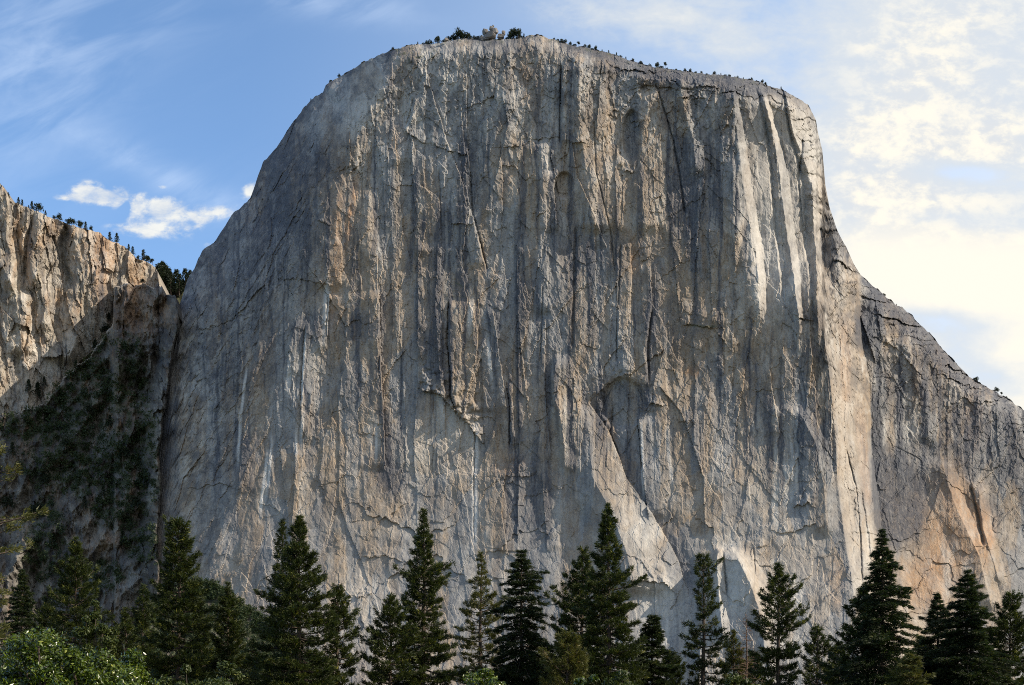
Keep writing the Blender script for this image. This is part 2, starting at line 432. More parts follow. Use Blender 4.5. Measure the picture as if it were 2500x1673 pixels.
VSTEPS = [  # points, height, decay, side (+1: the right side stands out)
    ([(1140, 180), (1140, 280), (1143, 379), (1148, 433), (1152, 509), (1171, 586), (1186, 650)], 3.5, 60, -1),
    ([(1370, 160), (1368, 349)], 8, 45, 1), ([(1362, 421), (1352, 470), (1362, 560)], 6, 50, -1),
    ([(1397, 350), (1410, 430), (1450, 520), (1480, 600)], 4, 40, -1),
    ([(1096, 740), (1093, 828), (1100, 916), (1100, 968), (1114, 1003)], 8, 70, 1),
    ([(1237, 937), (1244, 979), (1245, 1085)], 5, 60, 1), ([(1332, 780), (1332, 960), (1345, 1120)], 4, 40, -1),
    ([(1558, 1024), (1568, 1150), (1582, 1260)], 6, 40, 1), ([(1610, 944), (1660, 1003), (1680, 1049), (1698, 1108), (1716, 1165), (1722, 1300)], 4, 60, 1),
    ([(745, 808), (738, 896), (734, 983), (736, 1071)], 5, 40, 1), ([(722, 1100), (718, 1197), (708, 1320)], 4, 40, 1),
    ([(722, 790), (706, 843), (699, 913)], 6, 40, 1), ([(762, 955), (752, 1053)], 3, 30, -1), ([(806, 720), (796, 853)], 4, 40, -1),
    ([(902, 713), (899, 843)], 4, 30, 1), ([(927, 720), (927, 860), (935, 1000), (941, 1141)], 7, 50, -1), ([(1020, 600), (1019, 838), (1030, 880)], 5, 40, 1),
    ([(1068, 600), (1062, 760), (1075, 935)], 4, 40, 1), ([(1205, 760), (1225, 900), (1237, 1000)], 4, 30, -1), ([(1261, 600), (1265, 845), (1268, 1073), (1262, 1320)], 4, 40, 1),
    ([(1509, 330), (1500, 420), (1507, 560)], 3, 30, 1), ([(1588, 650), (1592, 740), (1580, 850), (1585, 940)], 5, 50, -1),
    ([(1637, 560), (1650, 680), (1660, 790)], 3, 30, 1), ([(1730, 560), (1735, 700), (1740, 790)], 3, 40, 1), ([(1505, 560), (1506, 800), (1508, 900)], 3, 30, 1),
    ([(1830, 540), (1842, 640)], 5, 35, -1), ([(2100, 770), (2120, 830), (2135, 880)], 7, 40, 1), ([(1000, 320), (1010, 450), (1010, 620)], 5, 60, 1),
    ([(608, 560), (590, 700), (560, 870), (520, 1000)], 6, 60, 1), ([(640, 700), (630, 830), (600, 1000), (580, 1200)], 4, 50, 1), ([(900, 250), (935, 420), (940, 560)], 3, 50, 1),
    ([(1880, 900), (1890, 980), (1905, 1060)], 5, 50, -1), ([(1235, 1150), (1225, 1250), (1240, 1350)], 4, 50, -1), ([(1322, 1160), (1330, 1260), (1335, 1340)], 4, 50, 1),
    ([(1225, 230), (1240, 300), (1215, 420), (1180, 520)], 5, 60, 1), ([(1470, 150), (1462, 240), (1455, 330)], 4, 30, 1),
]
CRACKS = [
    ([(1370, 165), (1368, 349)], 3, 5), ([(1148, 433), (1152, 509), (1171, 586), (1190, 660)], 3, 5), ([(1096, 740), (1093, 828), (1100, 916), (1100, 968), (1116, 1006)], 3, 6),
    ([(1237, 937), (1244, 979), (1245, 1090)], 2.6, 5), ([(745, 800), (738, 896), (734, 983)], 2.6, 4), ([(1558, 1024), (1568, 1150)], 2.2, 4), ([(2102, 1199), (2106, 1228), (2117, 1301), (2124, 1374)], 5, 8),
    ([(2066, 1100), (2090, 1190), (2100, 1300), (2104, 1420)], 2.5, 5), ([(1406, 560), (1401, 705), (1398, 845)], 4, 4), ([(1160, 1050), (1156, 1200), (1158, 1320)], 1.6, 3), ([(1765, 1350), (1770, 1400), (1775, 1450)], 3, 6),
    ([(1496, 1000), (1490, 1060), (1512, 1110)], 3, 5), ([(1590, 760), (1582, 850), (1584, 930)], 4, 5), ([(1600, 200), (1640, 330), (1660, 430), (1672, 520)], 3, 5), ([(1516, 600), (1508, 760), (1505, 880)], 2, 3),
    ([(2370, 1190), (2385, 1250), (2400, 1330)], 5, 8), ([(1840, 1340), (1844, 1400)], 2, 3), ([(927, 720), (925, 915)], 2, 3), ([(1008, 241), (1001, 280), (989, 312)], 4, 8), ([(1960, 340), (1950, 440), (1958, 540), (1972, 640)], 4, 6),
    ([(1325, 700), (1322, 800), (1318, 880)], 2, 3), ([(1072, 420), (1078, 560)], 2, 3), ([(800, 720), (795, 853)], 2, 3), ([(1450, 300), (1455, 420), (1490, 560), (1500, 660)], 2, 3)]
ROOFS = [
    ([(985, 314), (1026, 347), (1056, 354), (1094, 368), (1140, 379)], 4, 40), ([(1205, 362), (1250, 357), (1274, 358), (1293, 347)], 3, 40), ([(1300, 342), (1335, 337), (1366, 336)], 4, 40), ([(1385, 346), (1397, 347), (1427, 350)], 5, 30),
    ([(1024, 950), (1075, 965), (1110, 1003), (1145, 1038), (1177, 1082)], 13, 60), ([(676, 682), (717, 682), (766, 687), (808, 697)], 3, 40), ([(903, 1029), (934, 1037)], 3, 30), ([(1442, 979), (1470, 951), (1509, 921), (1545, 912)], 5, 50),
    ([(1589, 986), (1617, 989)], 6, 20), ([(1672, 792), (1740, 800), (1790, 862)], 4, 40), ([(1508, 415), (1545, 420)], 5, 30), ([(1660, 238), (1690, 236), (1720, 240)], 6, 25), ([(1940, 770), (1978, 784)], 8, 30), ([(1938, 1239), (1974, 1228), (1990, 1240)], 6, 40),
    ([(1835, 1338), (1870, 1332)], 3, 30), ([(780, 540), (805, 548)], 4, 30), ([(1100, 545), (1150, 548), (1160, 540)], 5, 30), ([(1557, 1418), (1619, 1422), (1650, 1450)], 6, 30), ([(830, 1455), (890, 1458), (910, 1450)], 4, 25),
    ([(890, 1360), (940, 1358), (990, 1372)], 3, 30), ([(1540, 300), (1560, 296)], 5, 25), ([(1235, 1162), (1280, 1165), (1310, 1160)], 3, 60), ([(2130, 820), (2190, 850), (2260, 930)], 5, 40)]

FOLDS = [  # x at y = 180, 250, 320, 450, 600, 760, 960 and depth offset
    ((1690, 1705, 1715, 1735, 1760, 1780, 1810), 0), ((1782, 1793, 1800, 1815, 1843, 1856, 1872), -11), ((1790, 1804, 1817, 1836, 1862, 1878, 1900), 6), ((1836, 1850, 1866, 1880, 1894, 1912, 1925), -2), ((1838, 1856, 1874, 1886, 1899, 1918, 1930), 2),
    ((1850, 1868, 1887, 1907, 1926, 1950, 1962), -12), ((1856, 1878, 1900, 1930, 1944, 1964, 1974), 7), ((1900, 1912, 1924, 1955, 1966, 1980, 1988), 0), ((1904, 1917, 1930, 1962, 1972, 1986, 1992), 4), ((1908, 1922, 1936, 1984, 1990, 1997, 2004), -9), ((1950, 1972, 1990, 1999, 2004, 2008, 2012), 13), ((2010, 2020, 2030, 2040, 2060, 2080, 2090), 13)]
def folded(x, y):
    ys = (180, 250, 320, 450, 600, 760, 960)
    wob = fbm(x / 9, y / 14, 481, 3) * 2.2 + fbm(x * 0 + .3, y / 45, 482, 3) * 5
    L = [(np.interp(y, ys, l) + wob, h) for l, h in FOLDS]
    r = np.zeros_like(x)
    for (a, ha), (b, hb) in zip(L[:-1], L[1:]):
        t = (x - a) / np.maximum(b - a, 2)
        r = np.where((t >= 0) & (t < 1), ha + (hb - ha) * t, r)
    r = np.where(x >= L[-1][0], L[-1][1], r)
    brk = np.clip(1 + .75 * fbm(x / 40, y / 90, 483, 3), .2, 1.5)
    return r * brk * sstep(190, 262, y + fbm(x / 14, y * 0, 484, 3) * 22) * (1 - sstep(660, 880, y))
SLAB = [(1439, 985), (1488, 1056), (1505, 1098), (1528, 1166), (1561, 1210), (1586, 1246), (1612, 1290), (1637, 1334), (1656, 1374), (1668, 1416), (1680, 1440)]
def cliff_depth(x, y):
    ds = sil_dist(x, y)
    D = cliff_macro(x, y, ds)
    wx = fbm(x / 90, y / 200, 3, 3) * 9; wy = fbm(x / 60, y / 90, 9, 3) * 26
    fine = fbm(x / 16, y / 20, 21, 4, .6)
    X = x + wx + fine * 3.5; Y = y + wy + fine * 10
    lower = sstep(980, 1300, y)                 # smooth swelling apron low down
    left = 1 - sstep(0, 130, x - ln(FOLD, y) + 60)   # slabby shoulder on the left
    top = 1 - sstep(60, 260, ds)
    se = sstep(10, 40, x - ln(NOSE2, y))
    D = D + 9 * fbm(x / 420, y / 500, 1, 3)
    D = D - (1 - left) * (1.7 * ridged(X / 120, y / 900, 5, 3) * (1 - .6 * lower) + (1.25 * facets(X / 34, (Y + 300 * h01(np.floor(X / 34), x.astype(np.int64) * 0, 8) * 0) / 420, 15, .9, .8, 1.2, .3)[0] + .5 * facets(X / 13, Y / 190, 18, .8, .8, 1, .3)[0]) * (1 - .8 * lower))
    D = D - left * (3.0 * ridged((X + .45 * y) / 110, (y - .3 * x) / 500, 6, 3) + 1.8 * ridged((X + .45 * y) / 40, (y - .3 * x) / 240, 16, 3))
    D = D + (2.0 * facets((X + .55 * y) / 85, (y - .4 * x + 14 * fine) / 170, 45, 1.2, .4)[0] + 1.2 * facets((X - .5 * y) / 44, (y + .5 * x + 10 * fine) / 90, 46, 1.2, .5)[0]) * (1 - .5 * lower) * (1 - .6 * left)
    def plates(sx, k1, k2, k3):
        r = k1 * facets(sx / 105, Y / 360, 40, 1.3, .35)[0] * (1 - .35 * lower)
        r = r + k2 * facets(sx / 40, Y / 130, 41, 1.2, .4)[0] * (1 - .5 * lower + .6 * top)
        return r + k3 * facets(sx / 17, Y / 44, 42, 1.1, .5, 1, .8)[0] * (1 - .35 * lower + .9 * top)
    slant = np.maximum(left, se * .8)
    calm = 1 - .90 * ell(x + fine * 10, y, 1910, 470, 105, 330, .3)
    D0 = D
    D = D + plates(X, 2.9, 1.5, .95) * (1 - slant) + plates(X + .45 * y, 3.2, 2.4, 1.15) * slant * (1 - .6 * se)
    D = D0 + (D - D0) * calm * .72
    # curved shells of the apron
    f, g, _ = facets((x + fbm(x / 50, y / 50, 71, 3) * 34) / 95, (y + fbm(x / 50, y / 50, 72, 3) * 34) / 80, 43, 1.2, .5, .8, 1); D = D + 1.6 * f * np.maximum(lower, .1) + lower * 3.2 * ridged((x + .3 * y) / 150, (y - .2 * x) / 190, 27, 4)
    D = D + (.55 * fbm(x / 15, y / 30, 25, 4, .65) * (1 - .45 * lower) + .50 * (1 - .6 * lower) * facets(x / 8 + fine, y / 11, 26, 1, .7)[0] * (1 + top)) * (.12 + .88 * calm)
    # ledges under the rim
    D = D + 3.6 * top * facets(x / 130, (Y - .18 * x) / 13, 44, .6, 1, .4, 1)[0] * sstep(1400, 1560, x) * (1 - sstep(26, 60, ds))
    jx = x + wx * .3 + fine * 2.2
    D = D + folded(x, y)
    for p, h, a, b in RIBS: D = D + rib(jx, y, p, h, a, b)
    for p, h, w, s in VSTEPS: D = D + vstep(jx, y, p, h * .8, w, s)
    for p, w, d in CRACKS: D = D + vcrack(x + fine * 3, y, p, w * .8, d * .8)
    for p, h, w in ROOFS: D = D + roof(x, y + fine * 9, p, h * (.25 + .60 * np.clip(-.05 + .5 + 2.2 * fbm(x / 26, y / 26, 47, 3), 0, 1)), w)
    # the broad ramp of pale slabs leaning on the wall
    de = jx - ln(SLAB, y); wr_ = np.interp(y, [985, 1150, 1416, 1480], [26, 78, 128, 150])
    hs = np.interp(y, [985, 1150, 1416], [6, 14, 21])
    cr = de + wr_
    D = D - hs * np.where(cr < 0, np.maximum(0, 1 + cr / 80), np.maximum(0, 1 - cr / wr_)) * ends(SLAB, y, 1, 25)
    D = D + 5 * np.where(de > 0, np.exp(-de / 45), 0) * ends(SLAB, y, 1, 25)
    # the two caves and the heart-shaped recess
    q = ell(x + fine * 8, y, 1522, 985, 52, 62, .12); D = D + 6.5 * q
    D = D + 7 * ell(x + fine * 6, y, 1376, 452, 22, 30, .2)
    D = D + 7 * ell(x, y, 1543, 330, 22, 60, .15)
    # the pale slab below the arch, the pinnacle on the right
    pin = sstep(0, 14, x - ln([(1744, 1345), (1720, 1400), (1700, 1500), (1690, 1700)], y)) * (1 - sstep(0, 20, x - ln([(1795, 1345), (1835, 1420), (1860, 1490), (1890, 1700)], y))) * sstep(1338, 1350, y + fine * 8)
    D = D - 16 * pin
    return D, ds

def flakes(x, y, slant=0.0, seed=700, k=1.0):
    fx = fbm(x / 18, y / 22, seed, 4, .6); fy = fbm(x / 18, y / 22, seed + 3, 4, .6)
    t = 0; j = 0
    for (a, b, sh, w, amp, jw) in ((52, 150, .0, 10, .55, .030), (30, 62, .35, 8, .55, .045), (26, 50, -.4, 7, .5, .05), (13, 24, .1, 4, .6, .08), (6, 13, -.1, 2, .6, 0)):
        xs = x + (sh + slant) * y + fx * w; ys = y - sh * .6 * x + fy * w * 1.6
        bi, bj, ox, oy, gap = cells(xs / a, ys / b, seed + int(a))
        r = h01(bi, bj, seed + 2) * 2 - 1
        t = t + amp * (r + .8 * (ox * (h01(bi, bj, seed + 6) - .5) + oy * (h01(bi, bj, seed + 8) - .5)) * 2)
        if jw: j = np.maximum(j, (1 - sstep(jw * .3, jw, gap)) * sstep(.52, .72, h01(bi, bj, seed + 4) * .5 + .5 * (.5 + fbm(x / 40, y / 40, seed + 9, 2))))
    return np.clip(.5 + .30 * t * k, 0, 1), j
def ragged(x):
    return 7 * fbm(x / 24, x * 0 + .5, 91, 4, .6) + 2.5 * (h01(np.floor(x / 9), x.astype(np.int64) * 0, 77) - .5)

def build_cliff():
    xs = np.concatenate([np.arange(300, 440, 4), np.arange(440, 2560, 1.9), np.geomspace(2562, 3700, 50)])
    yt = np.interp(xs, _sx, _sy) + ragged(xs) * np.where((xs > 1985) & (xs < 2030), .3, 1)
    nr = 760
    q = np.linspace(0, 1, nr)
    x = np.repeat(xs[None], nr, 0)
    y = yt[None] + (1780 - yt[None] + 20) * (q[:, None] ** 1.0)
    D, ds = cliff_depth(x, y)
    # colour masks -------------------------------------------------------
    fine = fbm(x / 30, y / 60, 61, 4)
    xs_ = x + fine * 10
    st = np.zeros_like(x); tn = np.zeros_like(x); pl = np.zeros_like(x); ru = np.zeros_like(x); gr = np.zeros_like(x)
    lower = sstep(1000, 1300, y)
    # long water stains; they start at ledges and fade downwards
    band = fbm(xs_ / 26, y / 900, 101, 4, .6); reg = fbm(x / 300, y / 420, 103, 3)
    st += sstep(.10, .32, band + .30 * reg) * .80 * (1 - .72 * lower)
    thin = fbm(xs_ / 8, y / 700, 111, 3, .6); st += sstep(.14, .36, thin + .25 * reg) * .42 * (1 - .6 * lower)
    blk = facets(xs_ / 60, (y + fine * 30) / 170, 120)[2]
    st += .28 * sstep(.62, .70, blk) * (1 - .4 * lower); tn += .75 * (1 - sstep(.30, .36, blk))
    tn += 1.0 * sstep(.0, .3, fbm(xs_ / 60, y / 520, 131, 4) + .08) * (1 - .3 * lower)
    pl += .55 * sstep(.12, .5, fbm(xs_ / 40, y / 300, 141, 4)) + .35 * lower * sstep(-.1, .4, fbm(x / 70, y / 70, 142, 4))
    def vs(pts, w, a, arr):
        d = np.abs(x + fine * 4 - ln(pts, y)) / w
        arr += (.8 if arr is st else 1) * a * (1 - sstep(.4, 1.2, d)) * ends(pts, y, 1, 40)
    for p, w, a in [([(1140, 190), (1142, 380), (1150, 500)], 26, .6), ([(1016, 400), (1010, 560), (995, 690)], 10, .9), ([(1036, 520), (1023, 600), (1019, 838)], 9, .85), ([(1078, 500), (1072, 640), (1066, 845), (1080, 940)], 17, .9), ([(935, 715), (926, 915), (930, 1040)], 13, .8),
                    ([(1262, 520), (1261, 600), (1265, 845), (1270, 1075)], 9, .95), ([(1280, 560), (1284, 800)], 16, .5), ([(1408, 560), (1401, 705), (1398, 845)], 12, .9), ([(1370, 160), (1368, 350)], 8, .9), ([(1225, 290), (1220, 340)], 30, .6),
                    ([(1245, 900), (1246, 1110)], 7, .95), ([(1337, 880), (1340, 1330)], 10, .8), ([(1355, 880), (1362, 1050)], 6, .8), ([(1592, 690), (1585, 940)], 15, .8), ([(1660, 330), (1680, 520), (1690, 640)], 20, .75), ([(1620, 220), (1640, 400)], 14, .5),
                    ([(1100, 740), (1102, 970), (1114, 1003)], 7, .9), ([(943, 1000), (948, 1180)], 14, .9), ([(983, 830), (978, 1080)], 4, .8), ([(1690, 560), (1700, 780)], 9, .7), ([(1540, 250), (1545, 400)], 20, .75), ([(1505, 500), (1512, 800)], 10, .5), ([(1185, 640), (1210, 960)], 10, .5),
                    ([(745, 790), (738, 860)], 14, .7), ([(960, 620), (955, 820)], 9, .55), ([(1810, 820), (1870, 1000), (1900, 1100)], 24, .45), ([(1300, 620), (1310, 760)], 10, .45), ([(1440, 560), (1450, 820)], 14, .55), ([(1060, 260), (1060, 340)], 22, .4),
                    ([(2190, 960), (2200, 1110)], 10, .8), ([(2330, 980), (2340, 1120)], 12, .7), ([(2470, 1020), (2480, 1180)], 16, .9), ([(2410, 1000), (2415, 1130)], 8, .7), ([(2260, 940), (2270, 1090)], 8, .7)]:
        vs(p, w, a, st)
    for cx, cy, rx, ry, a in [(2190, 1240, 62, 100, 1.3), (2150, 1130, 30, 60, .5), (1555, 975, 55, 40, .45), (1690, 470, 60, 100, .4), (760, 800, 55, 40, .6), (880, 800, 40, 35, .6), (850, 960, 45, 60, .5), (955, 1170, 30, 50, .6), (1060, 860, 28, 50, .7), (1270, 1210, 48, 120, .55),
                               (1170, 330, 60, 60, .45), (700, 480, 130, 200, .45), (560, 760, 120, 200, .45), (760, 330, 80, 110, .4), (1700, 165, 220, 26, .55), (1430, 120, 130, 14, .6), (1890, 225, 90, 14, .6), (1480, 640, 70, 60, .45), (1640, 800, 60, 70, .4), (1100, 1120, 40, 30, .3), (2110, 800, 26, 50, .6), (2230, 800, 160, 20, .2)]:
        st += a * ell(xs_ + fine * 14, y + fine * 20, cx, cy, rx, ry, .5)  # dark stains, plus the left shoulder's shade put into the colour
    st += .32 * (1 - sstep(40, 200, ds)) * sstep(-.25, .25, fbm(x / 34, y / 40, 161, 4)) * (1 - sstep(1880, 1950, x))
    st += .5 * sstep(0, 8, x - ln(SLAB, y)) * (1 - sstep(10, 80, x - ln(SLAB, y))) * ends(SLAB, y, 1, 20)  # stained rock, with the shade of the recess beside the slab painted in
    st += .45 * sstep(5, 30, x - ln(NOSE2, y)) * sstep(640, 700, y) * (1 - sstep(1150, 1350, y)) * sstep(-.3, .2, fbm(x / 50, y / 160, 162, 4))
    capL = (1 - sstep(300, 400, y + fine * 40)) * (1 - sstep(1300, 1480, x)); st *= 1 - .55 * capL; pl += .25 * capL
    # rim shelf of dark rock on the right skyline
    st += .8 * (1 - sstep(10, 24, ds + fine * 8)) * sstep(1400, 1470, x) * (1 - sstep(1960, 2000, x)) + .6 * (1 - sstep(24, 60, ds + fine * 18)) * sstep(1460, 1560, x) * (1 - sstep(1940, 1990, x)) + .6 * (1 - sstep(6, 20, ds + fine * 10)) * sstep(-.2, .2, fbm(x / 20, y / 20, 163, 3)) + .85 * (1 - sstep(10, 30, np.abs(ds - 16) + fine * 10)) * sstep(2110, 2150, x) * (1 - sstep(2330, 2400, x))
    for cx, cy, rx, ry, a in [(1590, 300, 26, 110, .9), (1450, 420, 60, 150, .7), (1560, 640, 20, 60, .7), (1545, 560, 30, 120, .6), (1610, 640, 60, 120, .6), (815, 640, 70, 200, .75), (1170, 1000, 60, 130, .5), (1300, 1060, 60, 200, .7), (1390, 1000, 40, 140, .7), (2070, 1000, 30, 330, .8),
                               (1760, 640, 50, 180, .6), (2310, 1330, 80, 170, .9), (880, 500, 30, 90, .6), (830, 900, 60, 100, .5), (1720, 950, 60, 130, .5), (1350, 440, 40, 120, .55), (1240, 170, 50, 60, .5), (900, 1150, 120, 130, .35), (1760, 1250, 120, 120, .35), (1420, 260, 40, 90, .4)]:
        tn += a * ell(xs_ + fine * 14, y, cx, cy, rx, ry, .6)
    vs([(872, 420), (868, 470), (850, 540), (846, 600)], 8, .95, ru); vs([(822, 470), (818, 800)], 16, .45, ru); vs([(1550, 600), (1553, 665)], 14, .7, ru); vs([(2062, 780), (2066, 1000)], 16, .5, ru); vs([(2098, 1000), (2120, 1250)], 14, .5, ru)
    for cx, cy, rx, ry, a in [(2330, 1290, 76, 130, .7), (2400, 1300, 26, 60, .5), (1288, 186, 12, 30, .5), (2260, 1420, 50, 70, .6), (1690, 905, 18, 16, .7), (965, 330, 22, 40, .35), (2380, 1030, 20, 90, .4), (1245, 1130, 40, 30, .35), (2040, 1420, 20, 60, .4)]:
        ru += a * ell(xs_ + fine * 16, y + fine * 24, cx, cy, rx, ry, .6)
    wt = np.zeros_like(x)
    for p, w, a in [([(746, 815), (740, 900), (736, 985)], 3.2, 1.1), ([(739, 1020), (735, 1075)], 5, 1.0), ([(725, 1040), (722, 1110)], 4, .9), ([(1160, 1040), (1157, 1330)], 9, .75), ([(1566, 1040), (1571, 1200)], 4, 1.1), ([(602, 900), (588, 1020), (582, 1120)], 4, .8), ([(652, 1110), (636, 1250)], 5, .9), ([(664, 1080), (652, 1200)], 4, .8),
                    ([(918, 1045), (918, 1110)], 3, 1), ([(1150, 740), (1146, 800)], 8, .8), ([(1190, 830), (1200, 930)], 5, .8), ([(1072, 970), (1082, 1010)], 6, .7), ([(799, 690), (792, 820)], 8, .7), ([(1630, 1060), (1640, 1190)], 5, .55), ([(1325, 360), (1340, 420)], 10, .5), ([(706, 880), (704, 950)], 5, .7)]:
        vs(p, max(w, 3.6), min(1.0, a * 1.1), wt)
    for cx, cy, rx, ry, a in [(1090, 1080, 90, 90, .65), (1920, 1010, 70, 60, .45), (1010, 290, 60, 40, .4), (880, 290, 50, 60, .7), (1950, 1160, 60, 60, .5), (1560, 1280, 60, 90, .45), (1600, 1450, 60, 60, .6), (1500, 700, 20, 40, .5), (1800, 450, 16, 120, .5), (1760, 1450, 60, 90, .4), (880, 1480, 60, 90, .5), (1740, 1320, 70, 20, .5), (1785, 1420, 60, 90, .7), (1890, 1180, 90, 110, .5), (1950, 1450, 90, 130, .5), (1630, 1500, 60, 80, .6), (1640, 1580, 60, 60, .6)]:  # pale rock; gentle light on the lower nose is painted in as well
        pl += a * ell(xs_ + fine * 14, y + fine * 20, cx, cy, rx, ry, .6)
    pl += .18 * ends(SLAB, y, 1, 20) * sstep(-150, -110, x - ln(SLAB, y)) * (1 - sstep(-8, 2, x - ln(SLAB, y)))
    for p, w in [([(1682, 793), (1720, 798), (1750, 797)], 3), ([(1110, 690), (1130, 700)], 2)]:
        gr += .6 * (1 - sstep(.5, 1.5, np.abs(y - ln(p, x, 0)) / w)) * ends(p, x, 0, 8)
    gr += .75 * sstep(.05, .3, fbm(x / 14, y / 8, 151, 3)) * (ell(x, y, 1010, 133, 60, 18, .5) + (1 - sstep(4, 13, ds)) * sstep(1030, 1060, x) * (1 - sstep(1800, 1960, x)) * .7)
    cz = ell(x + fine * 10, y, 1915, 480, 100, 300, .3); pl += .8 * cz; st *= 1 - .75 * cz; tn *= 1 - .5 * cz  # sunlight on the rib facets put into the colour: paler and cleaner
    nz = sstep(-6, 10, x - ln(NOSE, y)) * (1 - sstep(-14, 6, x - ln(NOSE2, y))) * sstep(600, 700, y); pl += .35 * nz; tn += .3 * nz; st *= 1 - .6 * nz
    tn *= (1 - .4 * st.clip(0, 1)); pl *= 1 - .75 * st.clip(0, 1)
    lf = 1 - sstep(0, 130, x - ln(FOLD, y) + 60)
    t1, j1 = flakes(x, y); t2, j2 = flakes(x, y, .45, 760, 1.15)
    tone = t1 * (1 - lf) + t2 * lf; joint = j1 * (1 - lf) + j2 * lf
    capz = np.maximum(1 - sstep(120, 330, ds), .9 * (1 - sstep(300, 420, y)) * (1 - sstep(1300, 1480, x)))
    tone = .5 + (tone - .5) * (.60 + .75 * capz) * (1 - .35 * lower) * (1 - .5 * ell(x, y, 1910, 470, 110, 320, .3)); joint *= (.5 + .6 * capz) * (1 - .3 * lower) * (1 - .7 * ell(x, y, 1910, 470, 110, 320, .3))
    # rows that carry the rim back over the plateau -----------------------
    v = at(x, y, D)
    back = []
    zz = v[0]
    for dd, dz in ((14, -.2), (60, 2), (200, 0), (600, -8), (1100, -60)):
        k = (zz[:, 1] + dd) / zz[:, 1]
        b = zz.copy(); b[:, 0] = zz[:, 0] * (1 + (k - 1) * .6) - .12 * dd; b[:, 1] = zz[:, 1] + dd; b[:, 2] = zz[:, 2] + dz - .06 * dd
        back.append(b)
    V = np.concatenate([np.stack(back[::-1]), v], 0)
    nb = len(back)
    def ext(arr): return np.concatenate([np.repeat(arr[:1], nb, 0), arr], 0).clip(0, 1).ravel()
    o = mesh_np('mountain', V.reshape(-1, 3), grid_faces(V.shape[0], V.shape[1]), M_GRAN, attrs=dict(stain_shade=ext(st), tan=ext(tn), pale=ext(pl), rust=ext(ru), green=ext(gr), tone=ext(tone), joint=ext(joint), streak=ext(wt * (.55 + .45 * sstep(-.4, .2, fbm(x / 5, y / 120, 171, 3))))))
    tag(o, 'huge grey granite monolith with sheer streaked face and rounded summit', 'mountain', kind='structure')
    return xs, D[0], yt
CL_X, CL_D, CL_Y = build_cliff()
def rim(x):
    """a point on the skyline of the great cliff"""
    d = float(np.interp(x, CL_X, CL_D)); y = float(np.interp(x, CL_X, CL_Y))
    return d, y

# ------------------------------------------------------------------ the left wall, buttress and brushy slope
WTOP = [(-900, 120), (-400, 300), (-60, 420), (0, 448), (13, 463), (17, 484), (42, 496), (77, 511), (126, 532), (161, 545), (214, 561), (245, 568), (264, 584), (302, 601), (333, 630), (360, 639), (379, 653), (386, 668), (388, 692), (396, 698), (400, 721), (428, 720), (436, 770), (450, 830), (480, 950), (560, 1200)]
WSHOULDER = [(281, 698), (276, 790), (222, 868), (150, 930), (112, 985), (40, 1010), (-60, 1015), (-500, 1100)]
def wall_depth(x, y):
    fine = fbm(x / 20, y / 24, 221, 3)
    wx = fbm(x / 60, y / 90, 203, 3) * 14
    X = x + wx + fine * 4; Y = y + fbm(x / 50, y / 60, 204, 3) * 16
    Dw = 1745 + .22 * np.clip(x, -600, 500) - .06 * (y - 600)
    Dw = Dw - 7 * ridged((X - .10 * y) / 85, y / 420, 205, 3) + 6 * facets((X - .12 * y) / 42, Y / 210, 207, 1.4, .7, 1.2, .3)[0] + 3 * facets((X - .12 * y) / 17, Y / 110, 208, 1.2, .7, 1.2, .3)[0]
    for p, h, a, b in [([(205, 560), (215, 620), (200, 720), (190, 800), (160, 880)], 26, 45, 90), ([(100, 530), (108, 640), (70, 700), (60, 800)], 14, 30, 30), ([(62, 520), (70, 600), (100, 720), (112, 800)], 12, 26, 40), ([(12, 460), (14, 560), (30, 700)], 16, 30, 14), ([(0, 640), (40, 720), (60, 860)], 16, 50, 30), ([(330, 630), (300, 690), (290, 740)], 8, 40, 40)]:
        Dw = Dw + rib(X, y, p, h, a, b)
    Dw = Dw + vcrack(X, y, [(158, 550), (155, 640), (170, 700)], 9, 16) + vcrack(X, y, [(80, 530), (62, 640), (66, 720)], 7, 12)
    # buttress and slope stand nearer
    lower = np.maximum(ln(WSHOULDER, x, 0), 0)
    lower = np.where(x > 281, 697 + 0 * x, lower)
    t = y - lower + fine * 14
    Dn = 1690 - .13 * np.maximum(t, 0) - .12 * np.maximum(y - 1000, 0)
    but = sstep(262, 290, x) * (1 - sstep(1000, 1100, y))
    Dn = Dn - 16 * but - 8 * ridged(X / 40, y / 260, 215, 2) * but
    Dn = Dn + 14 * but * sstep(775, 790, y + fine * 10) * 0 - 12 * sstep(800, 812, y + fine * 12) * but
    Dn = Dn - 42 * ridged((x + .3 * y) / 150, (y + .2 * x) / 230, 216, 5) - 12 * ridged((x - .1 * y) / 40, y / 80, 218, 4)
    D = np.where(t > 0, Dn, Dw)
    rough = np.where((t > 0) & (but < .5), .65, 1.0)
    f, g, _ = facets(X / 36, Y / 110, 240, 1.3, .6); D = D + 4.6 * f * rough
    D = D + 1.6 * facets(X / 12, Y / 90, 243, .8, .8)[0]
    f, g, _ = facets(X / 17, Y / 30, 241, 1.1, .6); D = D + 1.9 * f * rough
    D = D + 2.4 * fbm(x / 12, y / 15, 225, 4, .65)
    # join the foot of the great cliff in the gully
    bx = ln(BND, y) + jag(y)
    Dc = cliff_macro(bx, y)
    k = sstep(-46, 0, x - bx)
    D = D * (1 - k) + (Dc - 3) * k + k * (9 * fine + 8 * facets(X / 22, Y / 24, 251, 1.2, .7)[0] + 14 * fbm(x / 40, y / 60, 252, 3)) + 5 * np.maximum(x - bx, 0)
    return D, t, k
